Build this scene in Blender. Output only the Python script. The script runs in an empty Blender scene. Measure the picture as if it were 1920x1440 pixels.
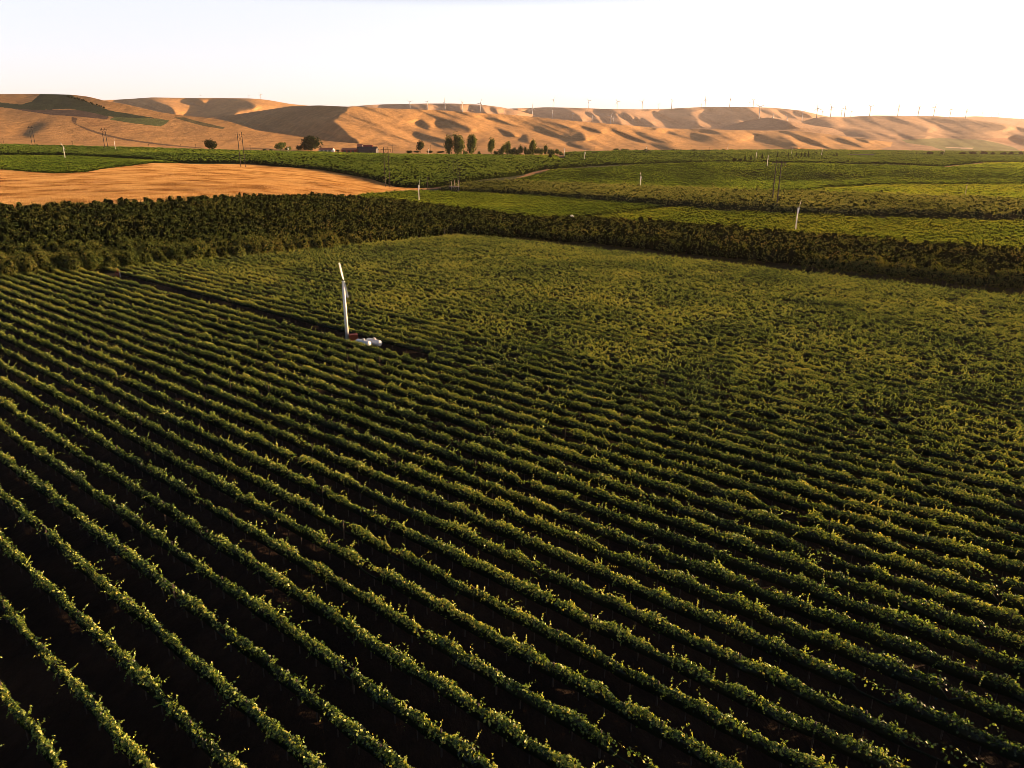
import bpy, math, random
import numpy as np
from mathutils import Vector, Matrix
rng = np.random.default_rng(7)
random.seed(7)
scene = bpy.context.scene
R = math.radians

# ------------------------------------------------------------------ camera, world, sun, exposure
FPX, PITCH, ZC = 1400.0, R(18.74), 60.0          # focal length in photo pixels (1920 wide), downward pitch, height datum
cam_d = bpy.data.cameras.new("camera"); cam = bpy.data.objects.new("camera", cam_d)
scene.collection.objects.link(cam); scene.camera = cam
cam_d.sensor_width = 36.0; cam_d.lens = 36.0*FPX/1920.0
cam_d.clip_start = 0.5; cam_d.clip_end = 60000
cam.location = (0, 0, ZC); cam.rotation_euler = (math.pi/2-PITCH, 0, 0)

SUN_AZ, SUN_EL = R(70), R(8.4)                    # azimuth to the right of the view direction (+Y)
world = bpy.data.worlds.new("World"); scene.world = world; world.use_nodes = True
wn = world.node_tree.nodes; wl = world.node_tree.links
bg = wn["Background"]; sky = wn.new("ShaderNodeTexSky")
sky.sky_type = 'NISHITA'; sky.sun_disc = False
sky.sun_elevation = SUN_EL; sky.sun_rotation = SUN_AZ
sky.altitude = 200; sky.air_density = 0.5; sky.dust_density = 1.5; sky.ozone_density = 0.6
bg.inputs[1].default_value = 0.05
# hazy evening air: the sky brightens to a pale pink-white towards the horizon, all the way round
wtc = wn.new("ShaderNodeTexCoord"); wsx = wn.new("ShaderNodeSeparateXYZ"); wl.new(wtc.outputs["Generated"], wsx.inputs[0])
wr = wn.new("ShaderNodeValToRGB"); wl.new(wsx.outputs[2], wr.inputs[0])
we = wr.color_ramp.elements; we[0].position = 0.0; we[0].color = (1.0,.83,.78,1); we[1].position = .17; we[1].color = (0,0,0,1)
w2 = we.new(.06); w2.color = (1.0,.84,.79,1); w3 = we.new(.14); w3.color = (1.0,.92,.87,1)
wsc = wn.new("ShaderNodeVectorMath"); wsc.operation = 'SCALE'; wl.new(wr.outputs[0], wsc.inputs[0]); wsc.inputs["Scale"].default_value = 4.2
wad = wn.new("ShaderNodeVectorMath"); wad.operation = 'ADD'; wl.new(sky.outputs[0], wad.inputs[0]); wl.new(wsc.outputs[0], wad.inputs[1])
wl.new(wad.outputs[0], bg.inputs[0])
sun_d = bpy.data.lights.new("sun", 'SUN'); sun = bpy.data.objects.new("sun", sun_d)
scene.collection.objects.link(sun)
sun_d.energy = 5.0; sun_d.angle = R(0.5); sun_d.color = (1.0, 0.60, 0.29)
S = Vector((math.sin(SUN_AZ)*math.cos(SUN_EL), math.cos(SUN_AZ)*math.cos(SUN_EL), math.sin(SUN_EL)))
sun.rotation_euler = S.to_track_quat('Z', 'Y').to_euler()
scene.view_settings.view_transform = 'Standard'; scene.view_settings.look = 'None'
scene.view_settings.exposure = 1.7; scene.view_settings.gamma = 1.0
scene.cycles.max_bounces = 5; scene.cycles.diffuse_bounces = 2; scene.cycles.transmission_bounces = 3
scene.cycles.volume_bounces = 0; scene.cycles.use_denoising = True; scene.cycles.filter_width = 0.75

# ------------------------------------------------------------------ helpers
def coll(): return scene.collection
def tag(o, label=None, cat=None, group=None, kind=None):
    if label: o["label"] = label
    if cat: o["category"] = cat
    if group: o["group"] = group
    if kind: o["kind"] = kind
    return o
def empty(name, loc, rz=0.0):
    o = bpy.data.objects.new(name, None); coll().objects.link(o)
    o.location = loc; o.rotation_euler = (0, 0, rz); o.empty_display_size = 0.5
    return o
def np_mesh(name, V, F, mats=(), tint=None, smooth=False, fmat=None, vcol=None):
    """V (n,3), F (m,k) with k constant"""
    me = bpy.data.meshes.new(name)
    V = np.ascontiguousarray(V, dtype=np.float32); F = np.ascontiguousarray(F, dtype=np.int32)
    m, k = F.shape
    me.vertices.add(len(V)); me.vertices.foreach_set("co", V.ravel())
    me.loops.add(m*k); me.loops.foreach_set("vertex_index", F.ravel())
    me.polygons.add(m)
    me.polygons.foreach_set("loop_start", np.arange(0, m*k, k, dtype=np.int32))
    me.polygons.foreach_set("loop_total", np.full(m, k, dtype=np.int32))
    for mt in mats: me.materials.append(mt)
    if fmat is not None: me.polygons.foreach_set("material_index", np.asarray(fmat, dtype=np.int32))
    me.polygons.foreach_set("use_smooth", np.full(m, smooth, dtype=bool))
    if tint is not None:
        a = me.attributes.new("tint", 'FLOAT', 'FACE'); a.data.foreach_set("value", np.asarray(tint, dtype=np.float32))
    if vcol is not None:
        a = me.attributes.new("zone", 'FLOAT_COLOR', 'POINT')
        c = np.ones((len(V), 4), dtype=np.float32); c[:, :3] = vcol; a.data.foreach_set("color", c.ravel())
    me.update(calc_edges=True)
    return me
def obj(name, me, parent=None):
    o = bpy.data.objects.new(name, me); coll().objects.link(o)
    if parent is not None: o.parent = parent
    return o

class MB:
    """collects boxes / tubes / lathes into one mesh"""
    def __init__(s): s.v = []; s.f = []
    def add(s, vs, fs):
        n = len(s.v); s.v += [tuple(v) for v in vs]; s.f += [tuple(i+n for i in f) for f in fs]
    def box(s, c, d, rz=0.0, taper=1.0):
        vs = []
        for z in (-1, 1):
            t = taper if z > 0 else 1.0
            for x, y in ((-1, -1), (1, -1), (1, 1), (-1, 1)):
                X, Y = x*d[0]/2*t, y*d[1]/2*t
                vs.append((c[0]+X*math.cos(rz)-Y*math.sin(rz), c[1]+X*math.sin(rz)+Y*math.cos(rz), c[2]+z*d[2]/2))
        s.add(vs, [(3,2,1,0),(4,5,6,7),(0,1,5,4),(1,2,6,5),(2,3,7,6),(3,0,4,7)])
    def tube(s, pts, rad, n=10):
        pts = [Vector(p) for p in pts]
        if not hasattr(rad, '__len__'): rad = [rad]*len(pts)
        base = len(s.v); 
        for i, p in enumerate(pts):
            d = (pts[min(i+1, len(pts)-1)]-pts[max(i-1, 0)]).normalized()
            a = d.orthogonal().normalized() if abs(d.z) < .99 else Vector((1,0,0))
            if abs(d.z) < .99: a = d.cross(Vector((0,0,1))).normalized()
            b = d.cross(a).normalized()
            for k in range(n):
                t = 2*math.pi*k/n
                q = p+(a*math.cos(t)+b*math.sin(t))*rad[i]; s.v.append(tuple(q))
        for i in range(len(pts)-1):
            for k in range(n):
                s.f.append((base+i*n+k, base+i*n+(k+1)%n, base+(i+1)*n+(k+1)%n, base+(i+1)*n+k))
        s.f.append(tuple(base+k for k in range(n))[::-1]); s.f.append(tuple(base+(len(pts)-1)*n+k for k in range(n)))
    def build(s, name, mat, parent=None, smooth=False):
        me = bpy.data.meshes.new(name); me.from_pydata(s.v, [], s.f); me.materials.append(mat)
        if smooth:
            me.polygons.foreach_set("use_smooth", [len(p.vertices) == 4 for p in me.polygons])
        me.update(); return obj(name, me, parent)
def copy_tree(o, parent=None):
    c = o.copy(); coll().objects.link(c)
    if parent is not None: c.parent = parent
    for ch in [x for x in o.children]: copy_tree(ch, c)
    return c

# ------------------------------------------------------------------ noise (numpy value noise)
_perm = rng.random((512, 512)).astype(np.float32)
def vnoise(x, y):
    xi = np.floor(x).astype(int); yi = np.floor(y).astype(int); fx = x-xi; fy = y-yi
    fx = fx*fx*(3-2*fx); fy = fy*fy*(3-2*fy)
    a = _perm[xi & 511, yi & 511]; b = _perm[(xi+1) & 511, yi & 511]
    c = _perm[xi & 511, (yi+1) & 511]; d = _perm[(xi+1) & 511, (yi+1) & 511]
    return (a*(1-fx)+b*fx)*(1-fy)+(c*(1-fx)+d*fx)*fy
def fbm(x, y, o=4):
    s = 0; a = .5
    for i in range(o): s = s+a*(vnoise(x*2**i+17*i, y*2**i+31*i)-.5)*2; a *= .5
    return s

# ------------------------------------------------------------------ pixel rays of the photo (1920x1440)
sp, cp = math.sin(PITCH), math.cos(PITCH)
def ray(px, py):
    rx = (np.asarray(px, float)-960)/FPX; ry = (np.asarray(py, float)-720)/FPX
    return rx+0*ry, cp-ry*sp+0*rx, -sp-ry*cp+0*rx
def at_depth(px, py, Y):
    x, y, z = ray(px, py); t = Y/y
    return x*t, Y+0*t, ZC+z*t
def at_drop(px, py, H):
    x, y, z = ray(px, py); t = -H/z
    return x*t, y*t, ZC-H
def project(X, Y, Z):
    dz = Z-ZC; f = Y*cp-dz*sp; u = Y*sp+dz*cp
    return 960+FPX*X/f, 720-FPX*u/f

# ------------------------------------------------------------------ terrain of the valley
ROW = np.array([-0.7604, 0.6494])      # direction of the vine rows (towards far left)
PRP = np.array([0.6494, 0.7604])       # across the rows, away from the camera
def plane_z(X, Y): return ZC-(29.9+0.033*Y+0.022*X)
ctl = [(1491,435,40.6),(786,380,41),(1200,355,43),(1807,378,38),(123,299,22),(217,281,21),(541,293,28),(804,293,33),
 (1058,292,31),(1096,302,32),(1417,299,38),(1438,312,37),(1211,286,33),(1364,282,38),(1484,288,43),(1769,291,52),
 (1455,390,39),(725,350,38),(845,362,42),(450,312,27),(0,402,29),(300,388,28.5),(480,378,31),(620,376,35),
 (300,345,25),(300,308,23),(0,318,22.5),(0,290,21),(0,272,20),(240,275,22),(394,281,26),(583,284,31),(690,284,32),
 (788,286,34),(860,289,36),(1000,289,36),(1150,286,37),(1300,284,42),(1500,281,50),(1700,283,60),(1900,288,62),
 (1100,318,36.5),(1400,306,37),(1400,347,45),(1400,365,41),(1400,398,40),(1800,315,38),(1800,345,43),
 (1600,360,41),(1200,310,36),(1050,340,41.5),(1000,365,42),(900,300,35),(600,300,29),(700,335,35),
 (900,335,38),(1100,390,42),(1700,440,40),(1900,470,39),(1300,415,41),(1500,325,41),(1250,335,43.5),(1900,420,39),
 (-150,272,19),(-150,300,21),(-150,350,24),(-150,402,28),(2100,300,60),(2100,340,42),(2100,400,38),(2100,480,38),(0,350,24.5),
 (1400,321,38.5),(1400,337,46.5),(1120,324,37),(1120,338,43.5),(1750,323,38),(1750,338,43.5),(1560,325,39.5),(1560,340,46),(600,340,29),(480,318,26),(450,345,26)]
cx, cy, cz = [], [], []
for a, b, h in ctl:
    x, y, z = at_drop(a, b, h); cx.append(float(x)); cy.append(float(y)); cz.append(z)
for u in (-60, 20, 100, 180, 215):
    for v in (-20, 40, 100, 160, 212):
        X = ROW[0]*u+PRP[0]*v; Y = ROW[1]*u+PRP[1]*v
        cx.append(X); cy.append(Y); cz.append(plane_z(X, Y))
cx, cy, cz = map(np.array, (cx, cy, cz))
n = len(cx); Rm = np.hypot(cx[:, None]-cx, cy[:, None]-cy)
A = np.zeros((n+3, n+3)); A[:n, :n] = Rm-np.eye(n)*3.0
P = np.c_[np.ones(n), cx, cy]; A[:n, n:] = P; A[n:, :n] = P.T
W = np.linalg.solve(A, np.r_[cz, 0, 0, 0])
def rbf(X, Y):
    out = W[n]+W[n+1]*X+W[n+2]*Y
    for i in range(n): out = out+W[i]*np.sqrt((X-cx[i])**2+(Y-cy[i])**2+25)
    return out
GX0, GY0, GS = -1900.0, -200.0, 5.0
gx = np.arange(GX0, 2100, GS); gy = np.arange(GY0, 2900, GS)
GXX, GYY = np.meshgrid(gx, gy, indexing='ij')
zr = rbf(GXX, GYY)
k = np.zeros(5)+1/5
for _ in range(2):
    zr = np.apply_along_axis(lambda m: np.convolve(np.pad(m, 2, 'edge'), k, 'valid'), 0, zr) if _ == 0 else \
         np.apply_along_axis(lambda m: np.convolve(np.pad(m, 2, 'edge'), k, 'valid'), 1, zr)
zr += fbm(GXX/160, GYY/160, 3)*2.2*np.clip((GYY-330)/200, 0, 1)
uu = GXX*ROW[0]+GYY*ROW[1]; vv = GXX*PRP[0]+GYY*PRP[1]
dist_out = np.maximum(np.maximum(uu-212, vv-214), 0)
w = np.clip(1-dist_out/45, 0, 1); w = w*w*(3-2*w)
GZ = w*plane_z(GXX, GYY)+(1-w)*zr
def ground(X, Y):
    fx = np.clip((np.asarray(X, float)-GX0)/GS, 0, len(gx)-1.001); fy = np.clip((np.asarray(Y, float)-GY0)/GS, 0, len(gy)-1.001)
    i = fx.astype(int); j = fy.astype(int); a = fx-i; b = fy-j
    return (GZ[i, j]*(1-a)+GZ[i+1, j]*a)*(1-b)+(GZ[i, j+1]*(1-a)+GZ[i+1, j+1]*a)*b
TT = np.exp(np.linspace(math.log(20), math.log(2850), 1500))
def hit(px, py):
    """first point of the valley floor on the ray of a photo pixel"""
    x, y, z = (float(v) for v in ray(px, py))
    d = TT/y; g = ground(x*d, TT); below = (ZC+z*d) < g
    i = int(np.argmax(below)) if below.any() else len(TT)-1
    return np.array([x*d[i], TT[i], g[i]])
def poly_world(pts):
    out = []
    for a, b in zip(pts, pts[1:]+pts[:1]):
        m = max(1, int(math.hypot(b[0]-a[0], b[1]-a[1])/60))
        for i in range(m):
            t = i/m; out.append(hit(a[0]+(b[0]-a[0])*t, a[1]+(b[1]-a[1])*t)[:2])
    return np.array(out)
def inside(X, Y, poly):
    X = np.asarray(X); c = np.zeros(X.shape, bool); j = len(poly)-1
    for i in range(len(poly)):
        xi, yi = poly[i]; xj, yj = poly[j]
        if yi != yj:
            c ^= ((yi > Y) != (yj > Y)) & (X < (xj-xi)*(Y-yi)/(yj-yi)+xi)
        j = i
    return c

# zones of the valley floor, photo pixels of their ground outline
Z = {}
Z['orchard'] = [(-90,546),(0,533),(220,516),(640,474),(858,446),(1000,452),(1300,482),(1600,519),(1920,553),(2010,563),(2010,500),
   (1920,487),(1700,472),(1480,452),(1250,430),(1050,420),(1000,419),(860,402),(730,386),(620,378),(480,380),(300,391),(0,404),(-90,408)]
Z['plot_left'] = [(655,374),(700,364),(790,361),(870,363),(1000,370),(1120,380),(1245,390),(1150,402),(1070,410),(1010,416),(860,399),(730,383)]
Z['plot_right'] = [(1090,414),(1160,405),(1262,393),(1400,402),(1600,412),(1920,421),(2010,425),(2010,497),(1920,484),(1700,469),(1480,449),(1250,427)]
Z['brush'] = [(822,360),(870,350),(960,346),(1100,352),(1240,359),(1400,366),(1600,372),(1800,380),(2010,390),(2010,419),(1920,416),(1600,407),(1400,398),(1250,388),(1100,376),(960,366)]
Z['knoll_vines'] = [(950,343),(1030,322),(1120,317),(1170,312),(1350,306),(1440,307),(1700,313),(1920,322),(2010,325),(2010,346),(1640,347),(1560,352),(1500,360),(1480,364),(1400,363),(1240,356),(1100,349)]
Z['right_vines'] = [(1505,362),(1560,356),(1640,350),(2010,349),(2010,387),(1800,377),(1600,369)]
Z['back_orchard'] = [(480,309),(600,319),(700,338),(745,352),(790,354),(830,350),(900,338),(960,332),(1010,320),(1100,313),(1040,306),(960,298),(800,297),(620,297),(480,295)]
Z['back_vines'] = [(240,285),(480,287),(600,288),(760,291),(960,292),(1040,293),(1060,303),(960,296),(800,295),(620,295),(480,293),(240,289)]
Z['left_far'] = [(-90,273),(0,273),(240,279),(480,285),(620,287),(620,295),(480,296),(330,291),(240,289),(0,288),(-90,288)]
Z['left_vines'] = [(240,291),(330,293),(480,298),(480,307),(400,307),(330,306),(240,299),(130,293),(0,291),(-90,291),(-90,290),(0,290),(130,289)]
Z['green_knoll'] = [(-90,294),(0,294),(120,294),(230,300),(330,306),(250,311),(190,318),(160,324),(110,326),(40,322),(0,318),(-90,316)]
Z['mid_right_orchard'] = [(1060,296),(1060,306),(1110,312),(1170,309),(1350,304),(1700,309),(1770,313),(1800,311),(1850,305),(1920,304),(2010,303),(2010,293),(1700,291),(1400,291),(1200,290),(1060,292)]
Z['far_right_vines'] = [(1780,315),(1850,308),(1920,307),(2010,307),(2010,322),(1920,320)]
Z['valley_far'] = [(1060,291),(1200,289),(1400,290),(1700,290),(2010,291),(2010,286),(1700,284),(1500,282),(1300,284),(1150,286),(1060,289)]
Z['golden'] = [(-200,408),(0,404),(300,391),(480,380),(620,377),(660,370),(740,360),(800,356),(800,353),(745,352),(700,338),(600,319),(480,309),(330,307),(250,311),(190,318),(160,324),(110,326),(40,322),(0,318),(-200,316)]
ZW = {k: poly_world(v) for k, v in Z.items()}
ROADS = [([(905,345),(960,339),(1000,325),(1025,319),(1080,316),(1120,316),(1170,313),(1230,309)], 5.0),
         ([(1420,366),(1480,362),(1530,356),(1560,351),(1580,349)], 5.0),
         ([(1765,314),(1800,310),(1850,305)], 7.0),
         ([(700,364),(760,358),(820,353),(870,347)], 5.0),
         ([(-60,541),(0,531),(220,514),(640,473),(860,444)], 4.0)]
ROADW = []
for pts, wd in ROADS:
    ps = []
    for a, b in zip(pts[:-1], pts[1:]):
        for i in range(4): ps.append(hit(a[0]+(b[0]-a[0])*i/4, a[1]+(b[1]-a[1])*i/4)[:2])
    ps.append(hit(*pts[-1])[:2]); ROADW.append((np.array(ps), wd))
def road_dist(X, Y):
    best = np.full(np.shape(X), 1e9)
    for ps, wd in ROADW:
        for a, b in zip(ps[:-1], ps[1:]):
            d = b-a; L = d@d+1e-9
            t = np.clip(((X-a[0])*d[0]+(Y-a[1])*d[1])/L, 0, 1)
            best = np.minimum(best, np.hypot(X-a[0]-t*d[0], Y-a[1]-t*d[1])/wd*2)
    return best

# ------------------------------------------------------------------ materials
def new_mat(name):
    m = bpy.data.materials.new(name); m.use_nodes = True
    return m, m.node_tree.nodes, m.node_tree.links, m.node_tree.nodes["Principled BSDF"]
def simple(name, col, rough=.6, metal=0.0, var=0.12, scale=3.0, bump=0.0):
    m, N, L, B = new_mat(name)
    no = N.new("ShaderNodeTexNoise"); no.inputs["Scale"].default_value = scale; no.inputs["Detail"].default_value = 5
    tc = N.new("ShaderNodeTexCoord"); L.new(tc.outputs["Object"], no.inputs["Vector"])
    r = N.new("ShaderNodeMapRange"); r.inputs[3].default_value = 1-var; r.inputs[4].default_value = 1+var
    L.new(no.outputs[0], r.inputs[0])
    mx = N.new("ShaderNodeVectorMath"); mx.operation = 'SCALE'; mx.inputs[0].default_value = col
    L.new(r.outputs[0], mx.inputs["Scale"]); L.new(mx.outputs[0], B.inputs["Base Color"])
    B.inputs["Roughness"].default_value = rough; B.inputs["Metallic"].default_value = metal
    if bump:
        b = N.new("ShaderNodeBump"); b.inputs["Strength"].default_value = bump; b.inputs["Distance"].default_value = .02
        L.new(no.outputs[0], b.inputs["Height"]); L.new(b.outputs[0], B.inputs["Normal"])
    return m
def leaf_mat(name, stops, transl=0.35, tr_col=None, patch=60.0, gloss=.0):
    """diffuse + translucent leaf; colour from a per-leaf tint value and large patches in the field"""
    m, N, L, B = new_mat(name)
    N.remove(B); out = N["Material Output"]
    at = N.new("ShaderNodeAttribute"); at.attribute_name = "tint"
    geo = N.new("ShaderNodeNewGeometry")
    no = N.new("ShaderNodeTexNoise"); no.inputs["Scale"].default_value = 1/patch; no.inputs["Detail"].default_value = 4
    L.new(geo.outputs["Position"], no.inputs["Vector"])
    a = N.new("ShaderNodeMath"); a.operation = 'MULTIPLY_ADD'; a.inputs[1].default_value = .9; a.inputs[2].default_value = -.45
    L.new(no.outputs[0], a.inputs[0])
    s = N.new("ShaderNodeMath"); s.operation = 'ADD'; L.new(at.outputs["Fac"], s.inputs[0]); L.new(a.outputs[0], s.inputs[1])
    cr = N.new("ShaderNodeValToRGB"); L.new(s.outputs[0], cr.inputs[0])
    e = cr.color_ramp.elements
    while len(e) < len(stops): e.new(.5)
    for i, (p, c) in enumerate(stops): e[i].position = p; e[i].color = (*c, 1)
    d = N.new("ShaderNodeBsdfDiffuse"); t = N.new("ShaderNodeBsdfTranslucent"); g = N.new("ShaderNodeBsdfGlossy")
    g.inputs["Roughness"].default_value = .45; g.inputs[0].default_value = (.9,.9,.9,1)
    L.new(cr.outputs[0], d.inputs[0])
    tm = N.new("ShaderNodeMix"); tm.data_type = 'RGBA'; tm.blend_type = 'MULTIPLY'; tm.inputs[0].default_value = 1
    L.new(cr.outputs[0], tm.inputs[6]); tm.inputs[7].default_value = (*(tr_col or (1.5,1.35,.5)), 1); L.new(tm.outputs[2], t.inputs[0])
    mx = N.new("ShaderNodeMixShader"); mx.inputs[0].default_value = transl; L.new(d.outputs[0], mx.inputs[1]); L.new(t.outputs[0], mx.inputs[2])
    mg = N.new("ShaderNodeMixShader"); mg.inputs[0].default_value = gloss; L.new(mx.outputs[0], mg.inputs[1]); L.new(g.outputs[0], mg.inputs[2])
    L.new(mg.outputs[0], out.inputs[0])
    return m
def land_mat(name, scale_big, scale_fine, bump_dist, stripes=0.0, bump=1.0):
    """ground cover: colour of the zone attribute, broken up by noise"""
    m, N, L, B = new_mat(name)
    at = N.new("ShaderNodeAttribute"); at.attribute_name = "zone"
    geo = N.new("ShaderNodeNewGeometry")
    mp = N.new("ShaderNodeMapping"); L.new(geo.outputs["Position"], mp.inputs[0])
    mp.inputs["Rotation"].default_value = (0, 0, R(35)); mp.inputs["Scale"].default_value = (1, .35, 1)
    n1 = N.new("ShaderNodeTexNoise"); n1.inputs["Scale"].default_value = scale_big; n1.inputs["Detail"].default_value = 8; n1.inputs["Roughness"].default_value = .65
    n2 = N.new("ShaderNodeTexNoise"); n2.inputs["Scale"].default_value = scale_fine; n2.inputs["Detail"].default_value = 6; n2.inputs["Roughness"].default_value = .7
    L.new(mp.outputs[0], n1.inputs["Vector"]); L.new(mp.outputs[0], n2.inputs["Vector"])
    r1 = N.new("ShaderNodeMapRange"); r1.inputs[1].default_value = .3; r1.inputs[2].default_value = .7; r1.inputs[3].default_value = .72; r1.inputs[4].default_value = 1.2
    r2 = N.new("ShaderNodeMapRange"); r2.inputs[1].default_value = .3; r2.inputs[2].default_value = .7; r2.inputs[3].default_value = .7; r2.inputs[4].default_value = 1.25
    L.new(n1.outputs[0], r1.inputs[0]); L.new(n2.outputs[0], r2.inputs[0])
    mu = N.new("ShaderNodeMath"); mu.operation = 'MULTIPLY'; L.new(r1.outputs[0], mu.inputs[0]); L.new(r2.outputs[0], mu.inputs[1])
    sc = N.new("ShaderNodeVectorMath"); sc.operation = 'SCALE'; L.new(at.outputs["Color"], sc.inputs[0]); L.new(mu.outputs[0], sc.inputs["Scale"])
    L.new(sc.outputs[0], B.inputs["Base Color"]); B.inputs["Roughness"].default_value = .95
    B.inputs["Specular IOR Level"].default_value = .1
    b = N.new("ShaderNodeBump"); b.inputs["Strength"].default_value = bump; b.inputs["Distance"].default_value = bump_dist
    L.new(n2.outputs[0], b.inputs["Height"]); L.new(b.outputs[0], B.inputs["Normal"])
    return m
M = {}
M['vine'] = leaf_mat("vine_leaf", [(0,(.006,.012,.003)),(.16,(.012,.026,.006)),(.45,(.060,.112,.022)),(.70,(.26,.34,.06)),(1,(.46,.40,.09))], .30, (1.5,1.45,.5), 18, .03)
M['vine_far'] = leaf_mat("vine_leaf_far", [(0,(.012,.022,.006)),(.4,(.13,.23,.035)),(.75,(.28,.38,.055)),(1,(.42,.42,.07))], .4, (1.6,1.45,.45), 45)
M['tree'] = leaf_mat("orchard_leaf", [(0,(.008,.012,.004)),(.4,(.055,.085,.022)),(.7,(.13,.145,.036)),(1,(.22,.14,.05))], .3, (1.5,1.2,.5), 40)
M['tree_far'] = leaf_mat("far_orchard_leaf", [(0,(.010,.02,.006)),(.45,(.09,.165,.03)),(1,(.23,.31,.055))], .3, (1.5,1.3,.5), 70)
M['big_tree'] = leaf_mat("tree_leaf", [(0,(.02,.035,.01)),(.45,(.07,.105,.024)),(1,(.17,.19,.04))], .3, (1.5,1.3,.5), 30)
M['dark_tree'] = leaf_mat("dark_tree_leaf", [(0,(.006,.012,.004)),(.5,(.018,.03,.009)),(1,(.045,.055,.015))], .25, (1.4,1.2,.5), 30)
M['brush'] = leaf_mat("brush_leaf", [(0,(.015,.025,.01)),(.45,(.14,.18,.05)),(1,(.34,.34,.12))], .35, (1.5,1.3,.5), 40)
M['bark'] = simple("bark", (.045,.032,.024), .9, var=.3, scale=8, bump=.5)
M['white'] = simple("white_paint", (.78,.76,.72), .35, var=.05, scale=2)
M['tank'] = simple("tank_paint", (.80,.80,.80), .3, var=.04, scale=2)
M['metal'] = simple("galvanised_steel", (.62,.60,.56), .45, .2, var=.1, scale=4)
M['dark'] = simple("dark_steel", (.05,.045,.04), .5, .5, var=.1)
M['red'] = simple("red_oxide_paint", (.38,.07,.025), .5, var=.12, scale=4)
M['wood'] = simple("weathered_wood", (.035,.028,.024), .9, var=.2, scale=6)
M['post'] = simple("trellis_wood", (.35,.30,.24), .9, var=.2, scale=6)
M['wallw'] = simple("white_siding", (.6,.56,.5), .8, var=.08, scale=2)
M['wallr'] = simple("red_barn_boards", (.30,.05,.03), .85, var=.15, scale=2)
M['roofd'] = simple("dark_roof_sheet", (.035,.028,.025), .6, var=.12, scale=1)
M['roofr'] = simple("rust_roof_sheet", (.42,.14,.07), .7, var=.15, scale=1)
M['glass'] = simple("window_glass", (.03,.035,.04), .15, var=.05)
M['turb'] = simple("turbine_white", (.52,.51,.50), .5, var=.03, scale=.1)
M['ground'] = land_mat("valley_soil", .03, .9, .5)
M['hill'] = land_mat("dry_grass_hill", .004, .05, 6.0, bump=.5)
M['stalks'] = leaf_mat("dry_grass", [(0,(.20,.10,.035)),(.4,(.44,.25,.09)),(1,(.64,.42,.18))], .35, (1.05,1.0,.8), 30)

SOIL = (.022,.013,.008); GOLD = (.44,.25,.09); GREEN = (.05,.07,.02)
# ------------------------------------------------------------------ ground sheet
def build_ground():
    az = np.r_[np.arange(-180, -42, 6.0), np.arange(-42, 42.001, .13), np.arange(48, 180, 6.0)]
    d = np.r_[0.5, np.exp(np.arange(math.log(5), math.log(2850), .0075)), 3400, 5000, 8000, 14000]
    a = np.radians(az); AA, DD = np.meshgrid(a, d, indexing='ij')
    X = np.sin(AA)*DD; Y = np.cos(AA)*DD
    Zz = ground(np.clip(X, -1890, 2090), np.clip(Y, -190, 2850))
    V = np.stack([X, Y, Zz], -1).reshape(-1, 3)
    na, nd = AA.shape; idx = np.arange(na*nd).reshape(na, nd)
    nx = np.roll(idx, -1, 0)
    F = np.stack([idx[:, :-1], nx[:, :-1], nx[:, 1:], idx[:, 1:]], -1).reshape(-1, 4)
    x = V[:, 0]; y = V[:, 1]
    col = np.tile(np.array(SOIL), (len(V), 1))
    far = y > 330; col[far] = (.035,.045,.016)
    col[y > 1020] = (.44,.25,.10)
    for k in ('green_knoll','left_far','valley_far','back_vines','left_vines','mid_right_orchard','far_right_vines','knoll_vines','right_vines'):
        col[inside(x, y, ZW[k])] = (.045,.055,.02)
    for k in ('orchard', 'back_orchard', 'brush'): col[inside(x, y, ZW[k])] = (.05,.045,.02)
    g = inside(x, y, ZW['golden']); col[g] = GOLD
    rd = road_dist(x, y); col[(rd < 1) & (y > 150)] = (.30,.17,.09)
    n_ = fbm(x/6, y/6, 4)
    near = (y < 330) & ~g & (rd > 1) & (x*ROW[0]+y*ROW[1] < 209)
    col[near] *= (1+n_[near, None]*.8)
    me = np_mesh("ground", V, F, [M['ground']], smooth=True, vcol=col)
    tag(obj("ground", me), kind="structure")
build_ground()

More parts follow.
